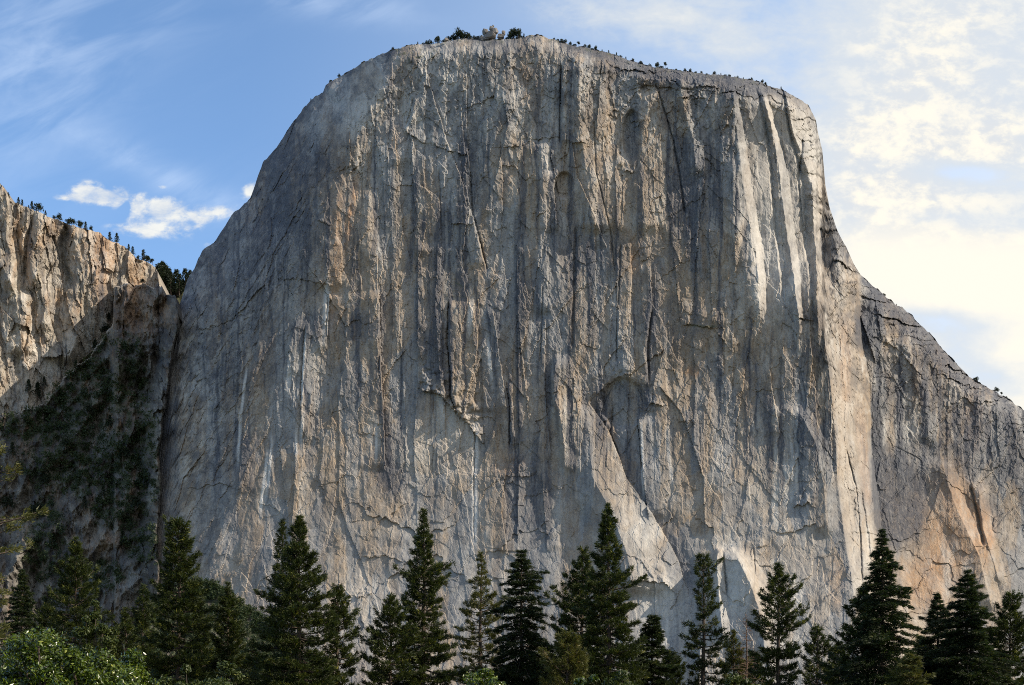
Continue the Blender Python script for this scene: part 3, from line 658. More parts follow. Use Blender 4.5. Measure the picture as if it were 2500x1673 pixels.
def build_wall():
    xs = np.concatenate([np.geomspace(905, 14, 60) * -1 , np.arange(-12, 566, 1.9)])
    yt = np.interp(xs, [p[0] for p in WTOP], [p[1] for p in WTOP]) + ragged(xs + 4000) * .9
    nr = 620
    q = np.linspace(0, 1, nr)
    x = np.repeat(xs[None], nr, 0); y = yt[None] + (1790 - yt[None]) * q[:, None]
    D, t, k = wall_depth(x, y)
    fine = fbm(x / 24, y / 40, 261, 4)
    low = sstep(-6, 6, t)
    st = .8 * sstep(.12, .45, fbm((x + fine * 8) / 16, y / 260, 262, 4, .6)) * (1 - .3 * low)
    tn = .9 * sstep(-.05, .4, fbm((x + fine * 8) / 50, y / 130, 263, 4))
    ru = .75 * ell(x + fine * 16, y + fine * 30, 250, 620, 34, 60, .6) + .5 * ell(x + fine * 16, y, 245, 710, 20, 50, .6) + .5 * sstep(.25, .5, fbm(x / 26, y / 90, 264, 3)) + .45 * ell(x + fine * 12, y, 345, 760, 60, 60, .5) + .4 * ell(x + fine * 12, y + fine * 30, 255, 1320, 36, 24, .5)
    pl = .8 * sstep(.1, .45, fbm(x / 34, y / 60, 265, 4)) * (1 - .7 * low) + .9 * ell(x + fine * 16, y + fine * 16, 105, 890, 50, 40, .6) * (1 - low) + .35 * low * sstep(.15, .5, fbm(x / 26, y / 34, 266, 4)) + .6 * k * sstep(-.1, .3, fbm(x / 12, y / 12, 267, 3)) * (1 - sstep(1250, 1400, y))
    for cx, cy, rx, ry, a in [(310, 1440, 34, 60, .9), (255, 1330, 60, 60, .5), (40, 1330, 22, 110, .5), (85, 1430, 36, 40, .5), (50, 1180, 10, 60, .5), (150, 1190, 40, 40, .25)]:
        pl += a * low * ell(x + fine * 16, y + fine * 20, cx, cy, rx, ry, .5)
    pl += 1.0 * (1 - sstep(6, 18, np.abs(x - ln([(398, 930), (384, 1010), (380, 1080), (388, 1150), (366, 1230)], y) + 10 * fine))) * ends([(0, 930), (0, 1230)], y, 1, 30) * sstep(-.2, .1, fbm(x / 7, y / 7, 269, 3))
    gmask = brush_mask(x, y)
    gr = .7 * gmask * sstep(-.2, .25, fbm(x / 20, y / 12 + x / 60, 268, 4)) * low
    pl *= 1 - .6 * st
    tone, joint = flakes(x, y, -.08, 820, 1.1); joint *= .8
    v = at(x, y, D)
    back = []
    zz = v[0]
    for dd in (12, 60, 250, 900):
        b = zz.copy(); b[:, 0] -= .05 * dd; b[:, 1] += dd; b[:, 2] -= .03 * dd + .0001 * dd * dd
        back.append(b)
    V = np.concatenate([np.stack(back[::-1]), v], 0); nb = len(back)
    def ext(arr): return np.concatenate([np.repeat(arr[:1], nb, 0), arr], 0).clip(0, 1)
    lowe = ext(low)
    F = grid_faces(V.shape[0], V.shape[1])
    o = mesh_np('cliff', V.reshape(-1, 3), F, M_WALL, attrs=dict(stain_shade=ext(st).ravel(), tan=ext(tn).ravel(), pale=ext(pl).ravel(), rust=ext(ru).ravel(), green=ext(gr).ravel(), tone=ext(tone).ravel(), joint=ext(joint).ravel()))
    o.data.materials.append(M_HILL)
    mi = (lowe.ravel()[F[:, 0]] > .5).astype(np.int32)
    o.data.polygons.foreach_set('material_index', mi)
    tag(o, 'buff granite side wall with brown buttress and brushy slope below', 'cliff', kind='structure')
    return xs, D[0], yt
def brush_mask(x, y):
    n = fbm(x / 60, y / 60, 301, 4) * 40
    m = ell(x + n, y + n, 210, 1120, 150, 90, .35)
    for cx, cy, rx, ry in [(90, 1040, 90, 50), (300, 1200, 70, 90), (240, 830, 30, 60), (255, 770, 14, 40), (300, 950, 60, 60), (110, 1300, 50, 90), (320, 880, 40, 60), (220, 900, 50, 40), (150, 1000, 120, 50), (360, 1330, 50, 50), (290, 1240, 60, 50), (380, 1190, 16, 24), (350, 1040, 30, 90), (100, 1360, 40, 50), (250, 1400, 50, 30), (60, 950, 30, 40), (520, 1450, 60, 34), (590, 1490, 50, 40), (470, 1430, 40, 20), (330, 1090, 60, 60), (200, 1420, 60, 40), (30, 985, 60, 30)]:
        m = np.maximum(m, ell(x + n * .8, y + n * .6, cx, cy, rx, ry, .35))
    return m
WL_X, WL_D, WL_Y = build_wall()

# saddle behind the notch, and far skyline behind everything
def build_saddle():
    xs = np.linspace(300, 620, 120)
    yt = np.interp(xs, [300, 380, 400, 430, 470, 620], [720, 708, 706, 702, 672, 600]) + 3 * fbm(xs / 20, xs * 0, 333, 3)
    q = np.linspace(0, 1, 50)
    x = np.repeat(xs[None], 50, 0); y = yt[None] + (1200 - yt[None]) * q[:, None]
    D = 1960 - .25 * (y - 700) + 8 * fbm(x / 30, y / 30, 334, 4)
    top = at(x[:1], y[:1], D[:1] + 400); top[..., 2] = at(x[:1], y[:1], D[:1])[..., 2] - 30
    V = np.concatenate([top, at(x, y, D)], 0)
    z = np.zeros(V.shape[:2]).ravel()
    g = np.full(V.shape[:2], .75).ravel()
    o = mesh_np('hill', V.reshape(-1, 3), grid_faces(51, 120), M_HILL, attrs=dict(stain_shade=z, tan=z + .4, pale=z, rust=z, green=g, tone=z + .5, joint=z))
    tag(o, 'wooded saddle behind the notch between the two cliffs', 'hill', kind='structure')
build_saddle()

MOUND = [(300, 1560), (380, 1470), (440, 1425), (480, 1414), (520, 1424), (560, 1450), (610, 1482), (660, 1520), (740, 1600), (860, 1720)]
def mound_depth(x, y):
    return 1290 - .35 * (y - 1420) + 10 * fbm(x / 40, y / 40, 351, 4) + .1 * (x - 480)
def build_mound():
    xs = np.linspace(300, 860, 300); yt = ln(MOUND, xs, 0) + 6 * fbm(xs / 20, xs * 0, 352, 4)
    q = np.linspace(0, 1, 120); x = np.repeat(xs[None], 120, 0); y = yt[None] + (1800 - yt[None]) * q[:, None]
    D = mound_depth(x, y) + 3 * fbm(x / 10, y / 10, 353, 4)
    top = at(x[:1], y[:1], D[:1]); top[..., 1] += 90; top[..., 2] -= 12
    V = np.concatenate([top, at(x, y, D)], 0); z = np.zeros(V.shape[:2])
    g = np.concatenate([z[:1], .8 * sstep(-.25, .1, fbm(x / 26, y / 26, 354, 4) + .2)], 0)
    o = mesh_np('mound', V.reshape(-1, 3), grid_faces(121, 300), M_HILL, attrs=dict(stain_shade=z.ravel(), tan=z.ravel() + .3, pale=z.ravel() + .2, rust=z.ravel(), green=g.ravel(), tone=z.ravel() + .5, joint=z.ravel()))
    tag(o, 'brushy rock mound at the foot of the great cliff', 'mound', kind='structure')
build_mound()

def build_ground():
    n = 160
    g = np.linspace(-1, 1, n); g = np.sign(g) * np.abs(g) ** 2.2
    X, Y = np.meshgrid(g * 9000, g * 9000 + 600)
    Z = 1.2 * fbm(X / 60, Y / 60, 401, 4) + np.where(Y > 250, 0, 0) + 40 * sstep(700, 1250, Y) * (1 - sstep(1300, 1500, Y)) * 0
    Z = Z - 1.2 * np.exp(-(X ** 2 + Y ** 2) / 900)
    m, T, b = new_mat('meadow')
    pos = T.n('ShaderNodeNewGeometry').outputs['Position']
    n1 = T.noise(T.scale(pos, (.03, .03, .03)), 1, 6, .6); n2 = T.noise(T.scale(pos, (2, 2, 2)), 1, 5, .65)
    c = T.mix(T.ramp(n1, .4, .6), (.055, .068, .026), (.12, .105, .05)); c = T.mix(T.m('MULTIPLY', T.ramp(n2, .4, .7), .5), c, (.05, .042, .026))
    T.link(c, b.inputs['Base Color']); b.inputs['Roughness'].default_value = .95
    o = mesh_np('ground', np.stack([X, Y, Z], -1).reshape(-1, 3), grid_faces(n, n), m)
    tag(o, 'grassy valley floor below the cliffs', 'ground', kind='structure')
build_ground()

# ------------------------------------------------------------------ trees
def tubes(paths, sides):
    """paths: list of (pts (n,3), radii (n,)) -> verts, quads"""
    V, F = [], []; off = 0
    ang = np.linspace(0, 2 * np.pi, sides, endpoint=False)
    for P, r in paths:
        P = np.asarray(P, float); n = len(P)
        t = np.gradient(P, axis=0); t /= np.linalg.norm(t, axis=1)[:, None] + 1e-9
        ref = np.where(np.abs(t[:, 2:3]) > .8, np.array([[1., 0, 0]]), np.array([[0, 0, 1.]]))
        u = np.cross(t, ref); u /= np.linalg.norm(u, axis=1)[:, None] + 1e-9
        w = np.cross(t, u)
        ring = P[:, None] + np.asarray(r)[:, None, None] * (np.cos(ang)[None, :, None] * u[:, None] + np.sin(ang)[None, :, None] * w[:, None])
        V.append(ring.reshape(-1, 3))
        i = off + np.arange(n * sides).reshape(n, sides)
        j = np.roll(i, -1, 1)
        F.append(np.stack([i[:-1], j[:-1], j[1:], i[1:]], -1).reshape(-1, 4))
        off += n * sides
    return np.concatenate(V), np.concatenate(F)

def needles(rng, P, dirs, size, n, spread, flat=0.0, width=.115):
    """a tuft of n thin needle clusters at every point; returns verts (3 per tri), tints"""
    m = len(P)
    v = rng.normal(size=(m, n, 3)) * spread + dirs[:, None, :]
    v[..., 2] *= (1 - flat)
    v /= np.linalg.norm(v, axis=2)[..., None] + 1e-9
    L = size[:, None, None] * rng.uniform(.6, 1.15, (m, n, 1))
    side = np.cross(v, rng.normal(size=(m, n, 3))); side /= np.linalg.norm(side, axis=2)[..., None] + 1e-9
    base = P[:, None, :] + rng.normal(size=(m, n, 3)) * size[:, None, None] * .22
    w = L * width
    a = base - side * w; b = base + side * w; c = base + v * L
    V = np.stack([a, b, c], 2).reshape(-1, 3)
    tint = np.repeat(np.clip(rng.normal(.42, .2, (m, 1)) + rng.normal(0, .1, (m, n)), 0, 1).reshape(-1), 3)
    return V, tint

def conifer(name, label, top, D, prof, kind='pine', seed=1, mat=None, dens=1.0, group=None, cat='tree', lean=0.0, bark=None, bare=0.0, side=0.0):
    """top = surveyed bearing of the tip; prof = [(depth below tip in metres of picture px, half width px)]"""
    rng = np.random.default_rng(seed)
    k = D / FPX
    H = (HY - top[1]) * k + CAMZ
    tip = np.array([(top[0] - CX) * k, D, H])
    root = empty(name, (tip[0] - lean * H, D, 0.0))
    tag(root, label, cat, group)
    pz = np.array([p[0] for p in prof]) * k; pr = np.maximum(np.array([p[1] for p in prof]) * 1.22 - 7, 1.0) * k
    lo = H * .10
    zs = []; z = .15
    step = {'pine': .48, 'fir': .40, 'sparse': .55}[kind] / dens ** .5
    while z < H - lo:
        zs.append(z); z += step * rng.uniform(.7, 1.3) * (1 if z < H - 8 else 1.5)
    paths = []
    tz = np.linspace(0, H, 12); bend = rng.normal(0, .05, (12, 2)).cumsum(0); bend -= np.linspace(0, 1, 12)[:, None] * bend[-1]
    axis = np.stack([lean * (tz) + bend[:, 0], bend[:, 1], tz], -1)
    def ax(zz): return np.stack([np.interp(zz, tz, axis[:, i]) for i in range(3)], -1)
    R0 = .012 * H + .06
    paths.append((axis, R0 * (1 - tz / H) ** .8 + .02))
    P, Dn, S = [], [], []
    for z in zs:
        r = float(np.interp(z, pz, pr)) if z < pz[-1] else pr[-1]
        nb = {'pine': 5, 'fir': 6, 'sparse': 4}[kind]
        a0 = rng.uniform(0, 6.28)
        lump = 1 + .15 * math.sin(z * 1.9 + seed) + .13 * math.sin(z * .8 + seed * 2.3) + rng.normal(0, .10)
        for i in range(nb):
            az = a0 + i * 6.2832 / nb + rng.uniform(-.45, .45)
            if rng.random() < bare * min(1, z / 6): continue
            L = r * rng.uniform(.50, 1.08) * lump * (1 + side * math.cos(az)) + .12
            if rng.random() < .16: L *= rng.uniform(1.1, 1.32)
            el = {'pine': .62 - .075 * z, 'fir': .30 - .06 * z, 'sparse': .55 - .06 * z}[kind]
            el = max(el, -.32 if kind != 'sparse' else -.2) + rng.uniform(-.26, .22)
            up = {'pine': .30, 'fir': -.06, 'sparse': .15}[kind]
            t = np.linspace(0, 1, 6)
            hx = t * L * math.cos(el); hz = t * L * math.sin(el) + up * L * t ** 2.2
            o = ax(np.array([H - z]))[0]
            b = np.stack([o[0] + hx * math.cos(az), o[1] + hx * math.sin(az), o[2] + hz], -1)
            paths.append((b[::1], np.linspace(.035 + .012 * L, .012, 6)))
            sp = {'pine': .34, 'fir': .26, 'sparse': .5}[kind]
            hidden = o[2] + hz[-1] < D * 60 / FPX
            m = int(max(2, L / sp * (3.7 if kind == 'fir' else 4.2) * dens * (.35 if hidden else 1)))
            tt = rng.uniform({'pine': .30, 'fir': .12, 'sparse': .45}[kind], 1.03, m) ** .8
            if L < .5: tt = rng.uniform(0, 1.05, m)
            c = np.stack([np.interp(tt, t, b[:, q]) for q in range(3)], -1)
            lat = np.array([-math.sin(az), math.cos(az), 0.0])
            wid = rng.uniform(-1, 1, m) * .26 * L * np.sin(np.clip(tt, 0, 1) * 2.6 + .25).clip(.12)
            vert = rng.normal(0, {'pine': .11, 'fir': .05, 'sparse': .10}[kind], m)
            c = c + lat[None] * wid[:, None]; c[:, 2] += vert - (.10 * np.abs(wid) if kind == 'fir' else -.06 * np.abs(wid))
            d = np.stack([np.full(m, math.cos(az)), np.full(m, math.sin(az)), np.full(m, .55 if kind != 'fir' else -.12)], -1) + lat[None] * np.sign(wid)[:, None] * .5
            P.append(c); Dn.append(d); S.append(np.full(m, {'pine': .36, 'fir': .34, 'sparse': .32}[kind]) * rng.uniform(.8, 1.2, m))
    # leader
    m = 10; zt = np.linspace(0, .9, m)
    P.append(ax(H - zt)); Dn.append(np.tile([0, 0, 1.0], (m, 1))); S.append(np.full(m, .26))
    P = np.concatenate(P); Dn = np.concatenate(Dn); S = np.concatenate(S)
    V, tint = needles(rng, P, Dn, S, 11 if kind != 'sparse' else 9, .58 if kind != 'fir' else .5, .0 if kind != 'fir' else .45)
    mat = mat or (M_FIR if kind == 'fir' else M_PINE)
    mesh_np('crown', V, np.arange(len(V)).reshape(-1, 3), mat, root, dict(tint=tint))
    TV, TF = tubes(paths[:1], 9); BV, BF = tubes(paths[1:], 4)
    mesh_np('trunk', np.concatenate([TV, BV]), np.concatenate([TF, BF + len(TV)]), bark or M_BARK, root, smooth=True)
    return root

def P_(*a): return list(zip(a[::2], a[1::2]))
SPIRE = P_(0, 3, 60, 26, 150, 48, 260, 66, 420, 82)
TREES = [
  # label, tip, distance, profile (px below tip, half width px), kind, options
  ('dense dark pine rising against the shaded brushy gully', (184, 1315), 150, P_(0, 4, 40, 20, 110, 46, 200, 72, 360, 95), 'pine', dict(dens=1.1)),
  ('tall thick pine with blunt top beside the foot of the gully', (436, 1279), 138, P_(0, 16, 50, 36, 120, 46, 200, 62, 300, 76, 400, 84), 'pine', dict(dens=1.15)),
  ('short dark fir low at the left, before pale outcrop', (54, 1392), 175, P_(0, 3, 60, 24, 150, 48, 280, 70), 'fir', {}),
  ('slim dark conifer tucked left of the blunt-topped pine', (350, 1430), 165, P_(0, 4, 60, 22, 150, 40, 260, 55), 'pine', {}),
  ('narrow pointed spire pine before the brush mound at the cliff foot', (556, 1424), 142, P_(0, 3, 40, 14, 100, 34, 180, 48, 260, 58), 'pine', dict(dens=1.1)),
  ('small dark pine peeking between bright oak bush and thick pine', (307, 1487), 155, P_(0, 4, 60, 24, 130, 38, 200, 46), 'pine', {}),
  ('small slender pine right of the thick blunt-topped pine', (489, 1494), 146, P_(0, 4, 60, 22, 130, 34, 200, 44), 'pine', {}),
  ('open thin-topped pine forming the left tip of the broad pair', (688, 1272), 136, P_(0, 4, 40, 16, 120, 28, 170, 44, 260, 66, 400, 78), 'pine', dict(dens=.85, bare=.15)),
  ('broad bushy pine with knobbed tip, right of the open thin-topped pine', (732, 1262), 130, P_(0, 8, 40, 16, 70, 28, 150, 52, 240, 80, 330, 96, 420, 100), 'pine', dict(dens=1.15)),
  ('shorter rounded pine leaning on the right side of the broad pair', (824, 1436), 134, P_(0, 10, 40, 24, 110, 40, 180, 42, 260, 40), 'pine', dict(dens=.95, side=.2)),
  ('tall symmetrical spire pine standing alone before the pale apron', (1033, 1246), 140, P_(0, 4, 40, 14, 80, 24, 150, 40, 240, 58, 330, 74, 420, 84), 'pine', dict(dens=1.05)),
  ('bushy lower pine at the left shoulder of the tall symmetrical spire', (953, 1456), 136, P_(0, 6, 40, 24, 110, 56, 200, 82), 'pine', dict(dens=.95)),
  ('thin yellowish conifer with bare trunk showing through its needles', (1174, 1350), 150, P_(0, 3, 60, 20, 130, 38, 220, 50, 330, 60), 'sparse', dict(mat='olive', dens=1.5, bare=.05)),
  ('layered fir with drooping boughs right of the thin yellowish conifer', (1274, 1344), 144, P_(0, 12, 40, 26, 90, 44, 150, 70, 250, 84, 330, 92), 'fir', dict(dens=1.0, bare=.12)),
  ('rounded pine on the left flank of the tallest central pine', (1422, 1348), 140, P_(0, 12, 40, 24, 90, 50, 170, 66, 300, 76), 'pine', dict(dens=1.05)),
  ('tallest central pine with ragged narrow top before the sloping slab', (1484, 1231), 134, P_(0, 4, 50, 17, 110, 26, 170, 48, 240, 66, 330, 80, 440, 92), 'pine', dict(dens=1.1)),
  ('dense rounded dark conifer right of the tallest central pine', (1594, 1504), 138, P_(0, 14, 40, 30, 100, 48, 170, 58), 'fir', dict(dens=1.2)),
  ('open pine with dark bare trunk, boughs mostly on its right', (1716, 1368), 142, P_(0, 16, 30, 28, 90, 34, 150, 42, 230, 54, 310, 60), 'pine', dict(dens=.8, bare=.32, side=.25)),
  ('small dull olive conifer beside the dead brown snag', (1791, 1543), 150, P_(0, 3, 40, 18, 100, 34, 150, 42), 'pine', dict(mat='olive', dens=.9)),
  ('stout pine with knobbed tip and open lower boughs before the rock pinnacle', (1899, 1378), 138, P_(0, 7, 30, 14, 50, 30, 110, 48, 170, 58, 230, 66, 300, 70), 'pine', dict(dens=.95, bare=.16)),
  ('short open pine right of the stout knobbed pine', (1995, 1531), 148, P_(0, 8, 40, 24, 90, 36, 150, 46), 'pine', dict(dens=.8, bare=.25)),
  ('tallest tiered cedar on the right, with stacked level boughs', (2153, 1293), 132, P_(0, 3, 40, 20, 100, 36, 160, 52, 210, 74, 290, 92, 390, 108), 'fir', dict(dens=1.05)),
  ('dark pine on the left shoulder of the tiered cedar', (2109, 1432), 136, P_(0, 6, 40, 22, 110, 48, 190, 70, 250, 84), 'pine', dict(dens=1.1)),
  ('pointed fir between the tiered cedar and the broad dark cedar', (2288, 1449), 142, P_(0, 3, 40, 22, 90, 42, 160, 58, 240, 66), 'fir', dict(dens=1.05)),
  ('broad dark cedar with peaked crown near the right edge', (2363, 1394), 136, P_(0, 5, 30, 24, 80, 46, 140, 70, 220, 92, 300, 104), 'fir', dict(dens=1.2)),
  ('dark conifer cut by the right edge of the photo', (2467, 1453), 140, P_(0, 10, 40, 30, 100, 42, 170, 54, 240, 60), 'pine', dict(dens=1.05)),
  ('low yellow-green conifer at the foot of the tiered cedar', (2222, 1597), 120, P_(0, 6, 40, 34, 90, 52), 'fir', dict(mat='olive', dens=1.0)),
  ('low yellow-green pine sapling left of the tallest central pine', (1385, 1552), 122, P_(0, 12, 40, 36, 100, 54), 'pine', dict(mat='olive', dens=1.0)),
  ('sunlit yellowish pine with ragged boughs entering at the left edge', (-52, 1010), 84, P_(0, 10, 60, 66, 200, 82, 420, 92, 660, 104), 'sparse', dict(mat='olive', dens=.7, bare=.35)),
  ('dark pine filling the gap behind the big corner bush', (120, 1470), 160, P_(0, 6, 50, 30, 120, 52, 200, 66), 'pine', dict(dens=1.0)),
  ('low dark pine between the corner thicket and the small peeking pine', (262, 1548), 176, P_(0, 5, 50, 30, 120, 48), 'pine', {}),
  ('low dark fir between the spire pine and the broad pair', (618, 1560), 160, P_(0, 5, 50, 28, 120, 44), 'fir', {}),
  ('low dark pine at the foot of the layered fir', (1322, 1585), 156, P_(0, 8, 50, 32, 120, 50), 'pine', {}),
  ('low dark conifer at the foot of the dense rounded conifer', (1640, 1600), 150, P_(0, 8, 50, 34, 120, 50), 'pine', {}),
  ('low dark pine in the gap left of the stout knobbed pine', (1842, 1600), 158, P_(0, 6, 50, 30, 120, 46), 'pine', {}),
  ('low dark fir between the short open pine and the tiered cedar', (2046, 1580), 150, P_(0, 6, 50, 34, 120, 54), 'pine', {}),
  ('low dark pine between the pointed fir and the tiered cedar', (2250, 1560), 156, P_(0, 6, 50, 36, 120, 56), 'pine', {}),
  ('low dark fir between the broad cedar and the right edge tree', (2420, 1540), 150, P_(0, 6, 50, 34, 130, 56), 'fir', {}),
]
MATS = dict(olive=M_OLIVE)
for i, (lab, tip, D, prof, kind, opt) in enumerate(TREES):
    opt = dict(opt)
    if 'mat' in opt: opt['mat'] = MATS[opt['mat']]
    nm = {'pine': 'pine_tree', 'fir': 'fir_tree', 'sparse': 'pine_tree'}[kind]
    conifer(nm, lab, tip, D, prof, kind, seed=100 + i * 7, group='conifers along the valley floor', **opt)

# dead snag
def snag():
    rng = np.random.default_rng(77); D = 147; k = D / FPX
    H = (HY - 1495) * k + CAMZ
    root = empty('dead_tree', ((1822 - CX) * k, D, 0)); tag(root, 'dead leafless snag with fine reddish brown twigs', 'dead tree')
    zt = np.linspace(0, H, 10); ax = np.stack([.06 * np.sin(zt * .6), .05 * np.cos(zt * .5), zt], -1)
    t1 = [(ax, .17 * (1 - zt / H) ** .7 + .02)]; tw = []
    for z in np.linspace(.3, H * .8, 60):
        for q in range(3):
            az = rng.uniform(0, 6.28); L = min(.35 + z * .30, 2.3) * rng.uniform(.5, 1.1); el = rng.uniform(-.15, .5)
            t = np.linspace(0, 1, 5)
            b = np.stack([t * L * math.cos(az) * math.cos(el), t * L * math.sin(az) * math.cos(el), H - z + t * L * math.sin(el) - .2 * L * t ** 2], -1)
            tw.append((b, np.linspace(.028, .009, 5)))
            for s in range(4):
                u = rng.uniform(.3, .95); o = np.array([np.interp(u, t, b[:, j]) for j in range(3)])
                dv = rng.normal(size=3) * np.array([1, 1, .7]); dv = dv / np.linalg.norm(dv) * L * .32
                tw.append((np.stack([o, o + dv * .5, o + dv]), np.array([.014, .011, .008])))
    V, F = tubes(t1, 7); mesh_np('trunk', V, F, M_SNAG, root, smooth=True)
    V, F = tubes(tw, 3); mesh_np('twigs', V, F, M_SNAG, root)
snag()

# leafy bushes
def bush(name, label, c, D, rx, ry, n, leaf, mat, seed, cat='bush', group=None, kind=None, lumps=9):
    """c = surveyed bearing of the crown's top centre; rx, ry half extents in px"""
    rng = np.random.default_rng(seed); k = D / FPX
    top = (HY - c[1]) * k + CAMZ; W = rx * k; Hh = ry * k
    root = empty(name, ((c[0] - CX) * k, D, 0)); tag(root, label, cat, group, kind)
    cz = top - Hh
    # lumps on the dome
    th = rng.uniform(0, 6.28, lumps); ph = np.arccos(rng.uniform(-.35, 1, lumps))
    ru_ = rng.uniform(.45, 1.12, lumps)
    C = np.stack([W * .85 * ru_ ** .5 * np.sin(ph) * np.cos(th), W * .6 * ru_ * np.sin(ph) * np.sin(th), cz + Hh * .80 * ru_ * np.cos(ph)], -1)
    r = rng.uniform(.13, .38, lumps) * min(W, Hh * 1.3) * (14 / (lumps + 5)) ** .33
    C[:, 2] = np.minimum(C[:, 2], top - r * .7); C[0] = (W * rng.uniform(-.3, .3), 0, top - r[0] * .9)
    tops = C.copy(); tops[:, 2] += r * .5
    m = rng.integers(0, lumps, n)
    d = rng.normal(size=(n, 3)); d /= np.linalg.norm(d, axis=1)[:, None]
    rad = rng.uniform(.25, 1.0, n) ** .6
    tw = rng.normal(size=(n // 12 + 1, 3)) * .12
    P = C[m] + d * (r[m] * rad)[:, None] * np.array([1.1, 1.1, .85]) + tw[rng.integers(0, len(tw), n)] * r.mean()
    P[:, 2] = np.maximum(P[:, 2], .25)
    nrm = d * .6 + rng.normal(size=(n, 3)) * .7 + np.array([0, 0, .5]); nrm /= np.linalg.norm(nrm, axis=1)[:, None]
    u = np.cross(nrm, rng.normal(size=(n, 3))); u /= np.linalg.norm(u, axis=1)[:, None]; w = np.cross(nrm, u)
    s = leaf * rng.uniform(.6, 1.2, (n, 1))
    V = np.stack([P - u * s, P - w * s * .5 - nrm * s * .1, P + u * s, P + w * s * .5 - nrm * s * .1], 1).reshape(-1, 3)
    tint = np.repeat(np.clip(rng.normal(.38, .26, n) + .25 * (h01(m, m * 0, seed) - .5), 0, 1), 4)
    mesh_np('foliage', V, np.arange(4 * n).reshape(-1, 4), mat, root, dict(tint=tint))
    st = []
    for q in range(lumps):
        b = np.array([rng.normal(0, W * .08), rng.normal(0, W * .08), 0])
        e = C[q] - np.array([0, 0, r[q] * .5]); mid = (b * .4 + e * .6) + rng.normal(size=3) * .1 * W; mid[2] = e[2] * .55
        st.append((np.stack([b, (b + mid) / 2, mid, e]), np.array([.07, .055, .04, .015]) * max(W, .8) * .6))
    V, F = tubes(st, 5); mesh_np('stem', V, F, M_BARK, root, smooth=True)
    return root
bush('oak_bush', 'big glossy bright green oak bush filling the lower left corner', (120, 1530), 46, 250, 190, 34000, .080, M_LEAF, 501, lumps=110)
bush('oak_bush', 'small bright green oak bush at the right end of the corner thicket', (300, 1585), 50, 95, 120, 9000, .080, M_LEAF, 502, lumps=26)
bush('oak_bush', 'dark green rounded oak rising behind the corner thicket', (238, 1466), 120, 60, 110, 7000, .16, M_LEAF2, 503, lumps=24)
bush('olive_bush', 'olive green leafy bush at the foot of the blunt-topped pine', (470, 1624), 72, 95, 90, 8000, .10, M_LEAF2, 504, lumps=26)
bush('olive_bush', 'small olive bush below the narrow spire pine', (552, 1612), 96, 50, 90, 4000, .13, M_LEAF2, 505, lumps=16)
bush('oak_bush', 'bright green bush at the bottom below the thin yellowish conifer', (1195, 1632), 74, 70, 70, 4500, .10, M_LEAF, 506, lumps=20)
bush('olive_bush', 'rounded olive bush at the bottom below the tallest central pine', (1513, 1632), 80, 66, 80, 4500, .11, M_LEAF2, 507, lumps=20)
bush('oak_bush', 'small bright green shoot bush left of the rounded olive bush', (1440, 1648), 76, 40, 50, 2000, .11, M_LEAF, 508, lumps=6)
bush('olive_bush', 'dull yellowish bush at the foot of the small olive conifer', (1800, 1640), 100, 60, 60, 3000, .13, M_LEAF2, 509, lumps=14)

# ------------------------------------------------------------------ small trees on the skylines
def mini(kind, seed):
    rng = np.random.default_rng(seed); P = []; Dn = []; S = []
    if kind == 'fir':
        for z in np.linspace(.04, .88, 22):
            r = .04 + .29 * z ** .9 * rng.uniform(.6, 1.25)
            for q in range(9):
                az = rng.uniform(0, 6.28); u = rng.uniform(.2, 1)
                P.append((r * u * math.cos(az), r * u * math.sin(az), 1 - z - .05 * u)); Dn.append((math.cos(az), math.sin(az), .1)); S.append(.07)
    elif kind == 'round':
        for q in range(240):
            d = rng.normal(size=3); d /= np.linalg.norm(d); c = [(0, 0, .62), (.18, .05, .5), (-.2, 0, .48), (.02, .1, .8), (-.1, -.1, .7)][q % 5]
            u = rng.uniform(.3, 1) * .26
            P.append((c[0] * 1.3 + d[0] * u, c[1] + d[1] * u, c[2] - .12 + d[2] * u * .9)); Dn.append(tuple(d)); S.append(.09)
    elif kind == 'flag':
        for q in range(200):
            c = [(.12, 0, .92), (.3, 0, .86), (-.12, 0, .84), (.2, .1, .66), (.05, 0, .98)][q % 5]; d = rng.normal(size=3)
            P.append((c[0] + d[0] * .09, c[1] + d[1] * .09, c[2] + d[2] * .035)); Dn.append(tuple(d * (1, 1, .4))); S.append(.08)
    else:
        for q in range(200):
            d = rng.normal(size=3); d /= np.linalg.norm(d); c = [(0, 0, .4), (.35, .1, .3), (-.35, 0, .32), (.15, -.2, .55)][q % 4]
            P.append((c[0] + d[0] * .3, c[1] + d[1] * .3, max(.02, c[2] + d[2] * .3))); Dn.append(tuple(d)); S.append(.14)
    P = np.array(P); Dn = np.array(Dn, float); S = np.array(S)
    V, t = needles(rng, P, Dn, S, 6, .7, 0, .28)
    return V, t
MINI = {}
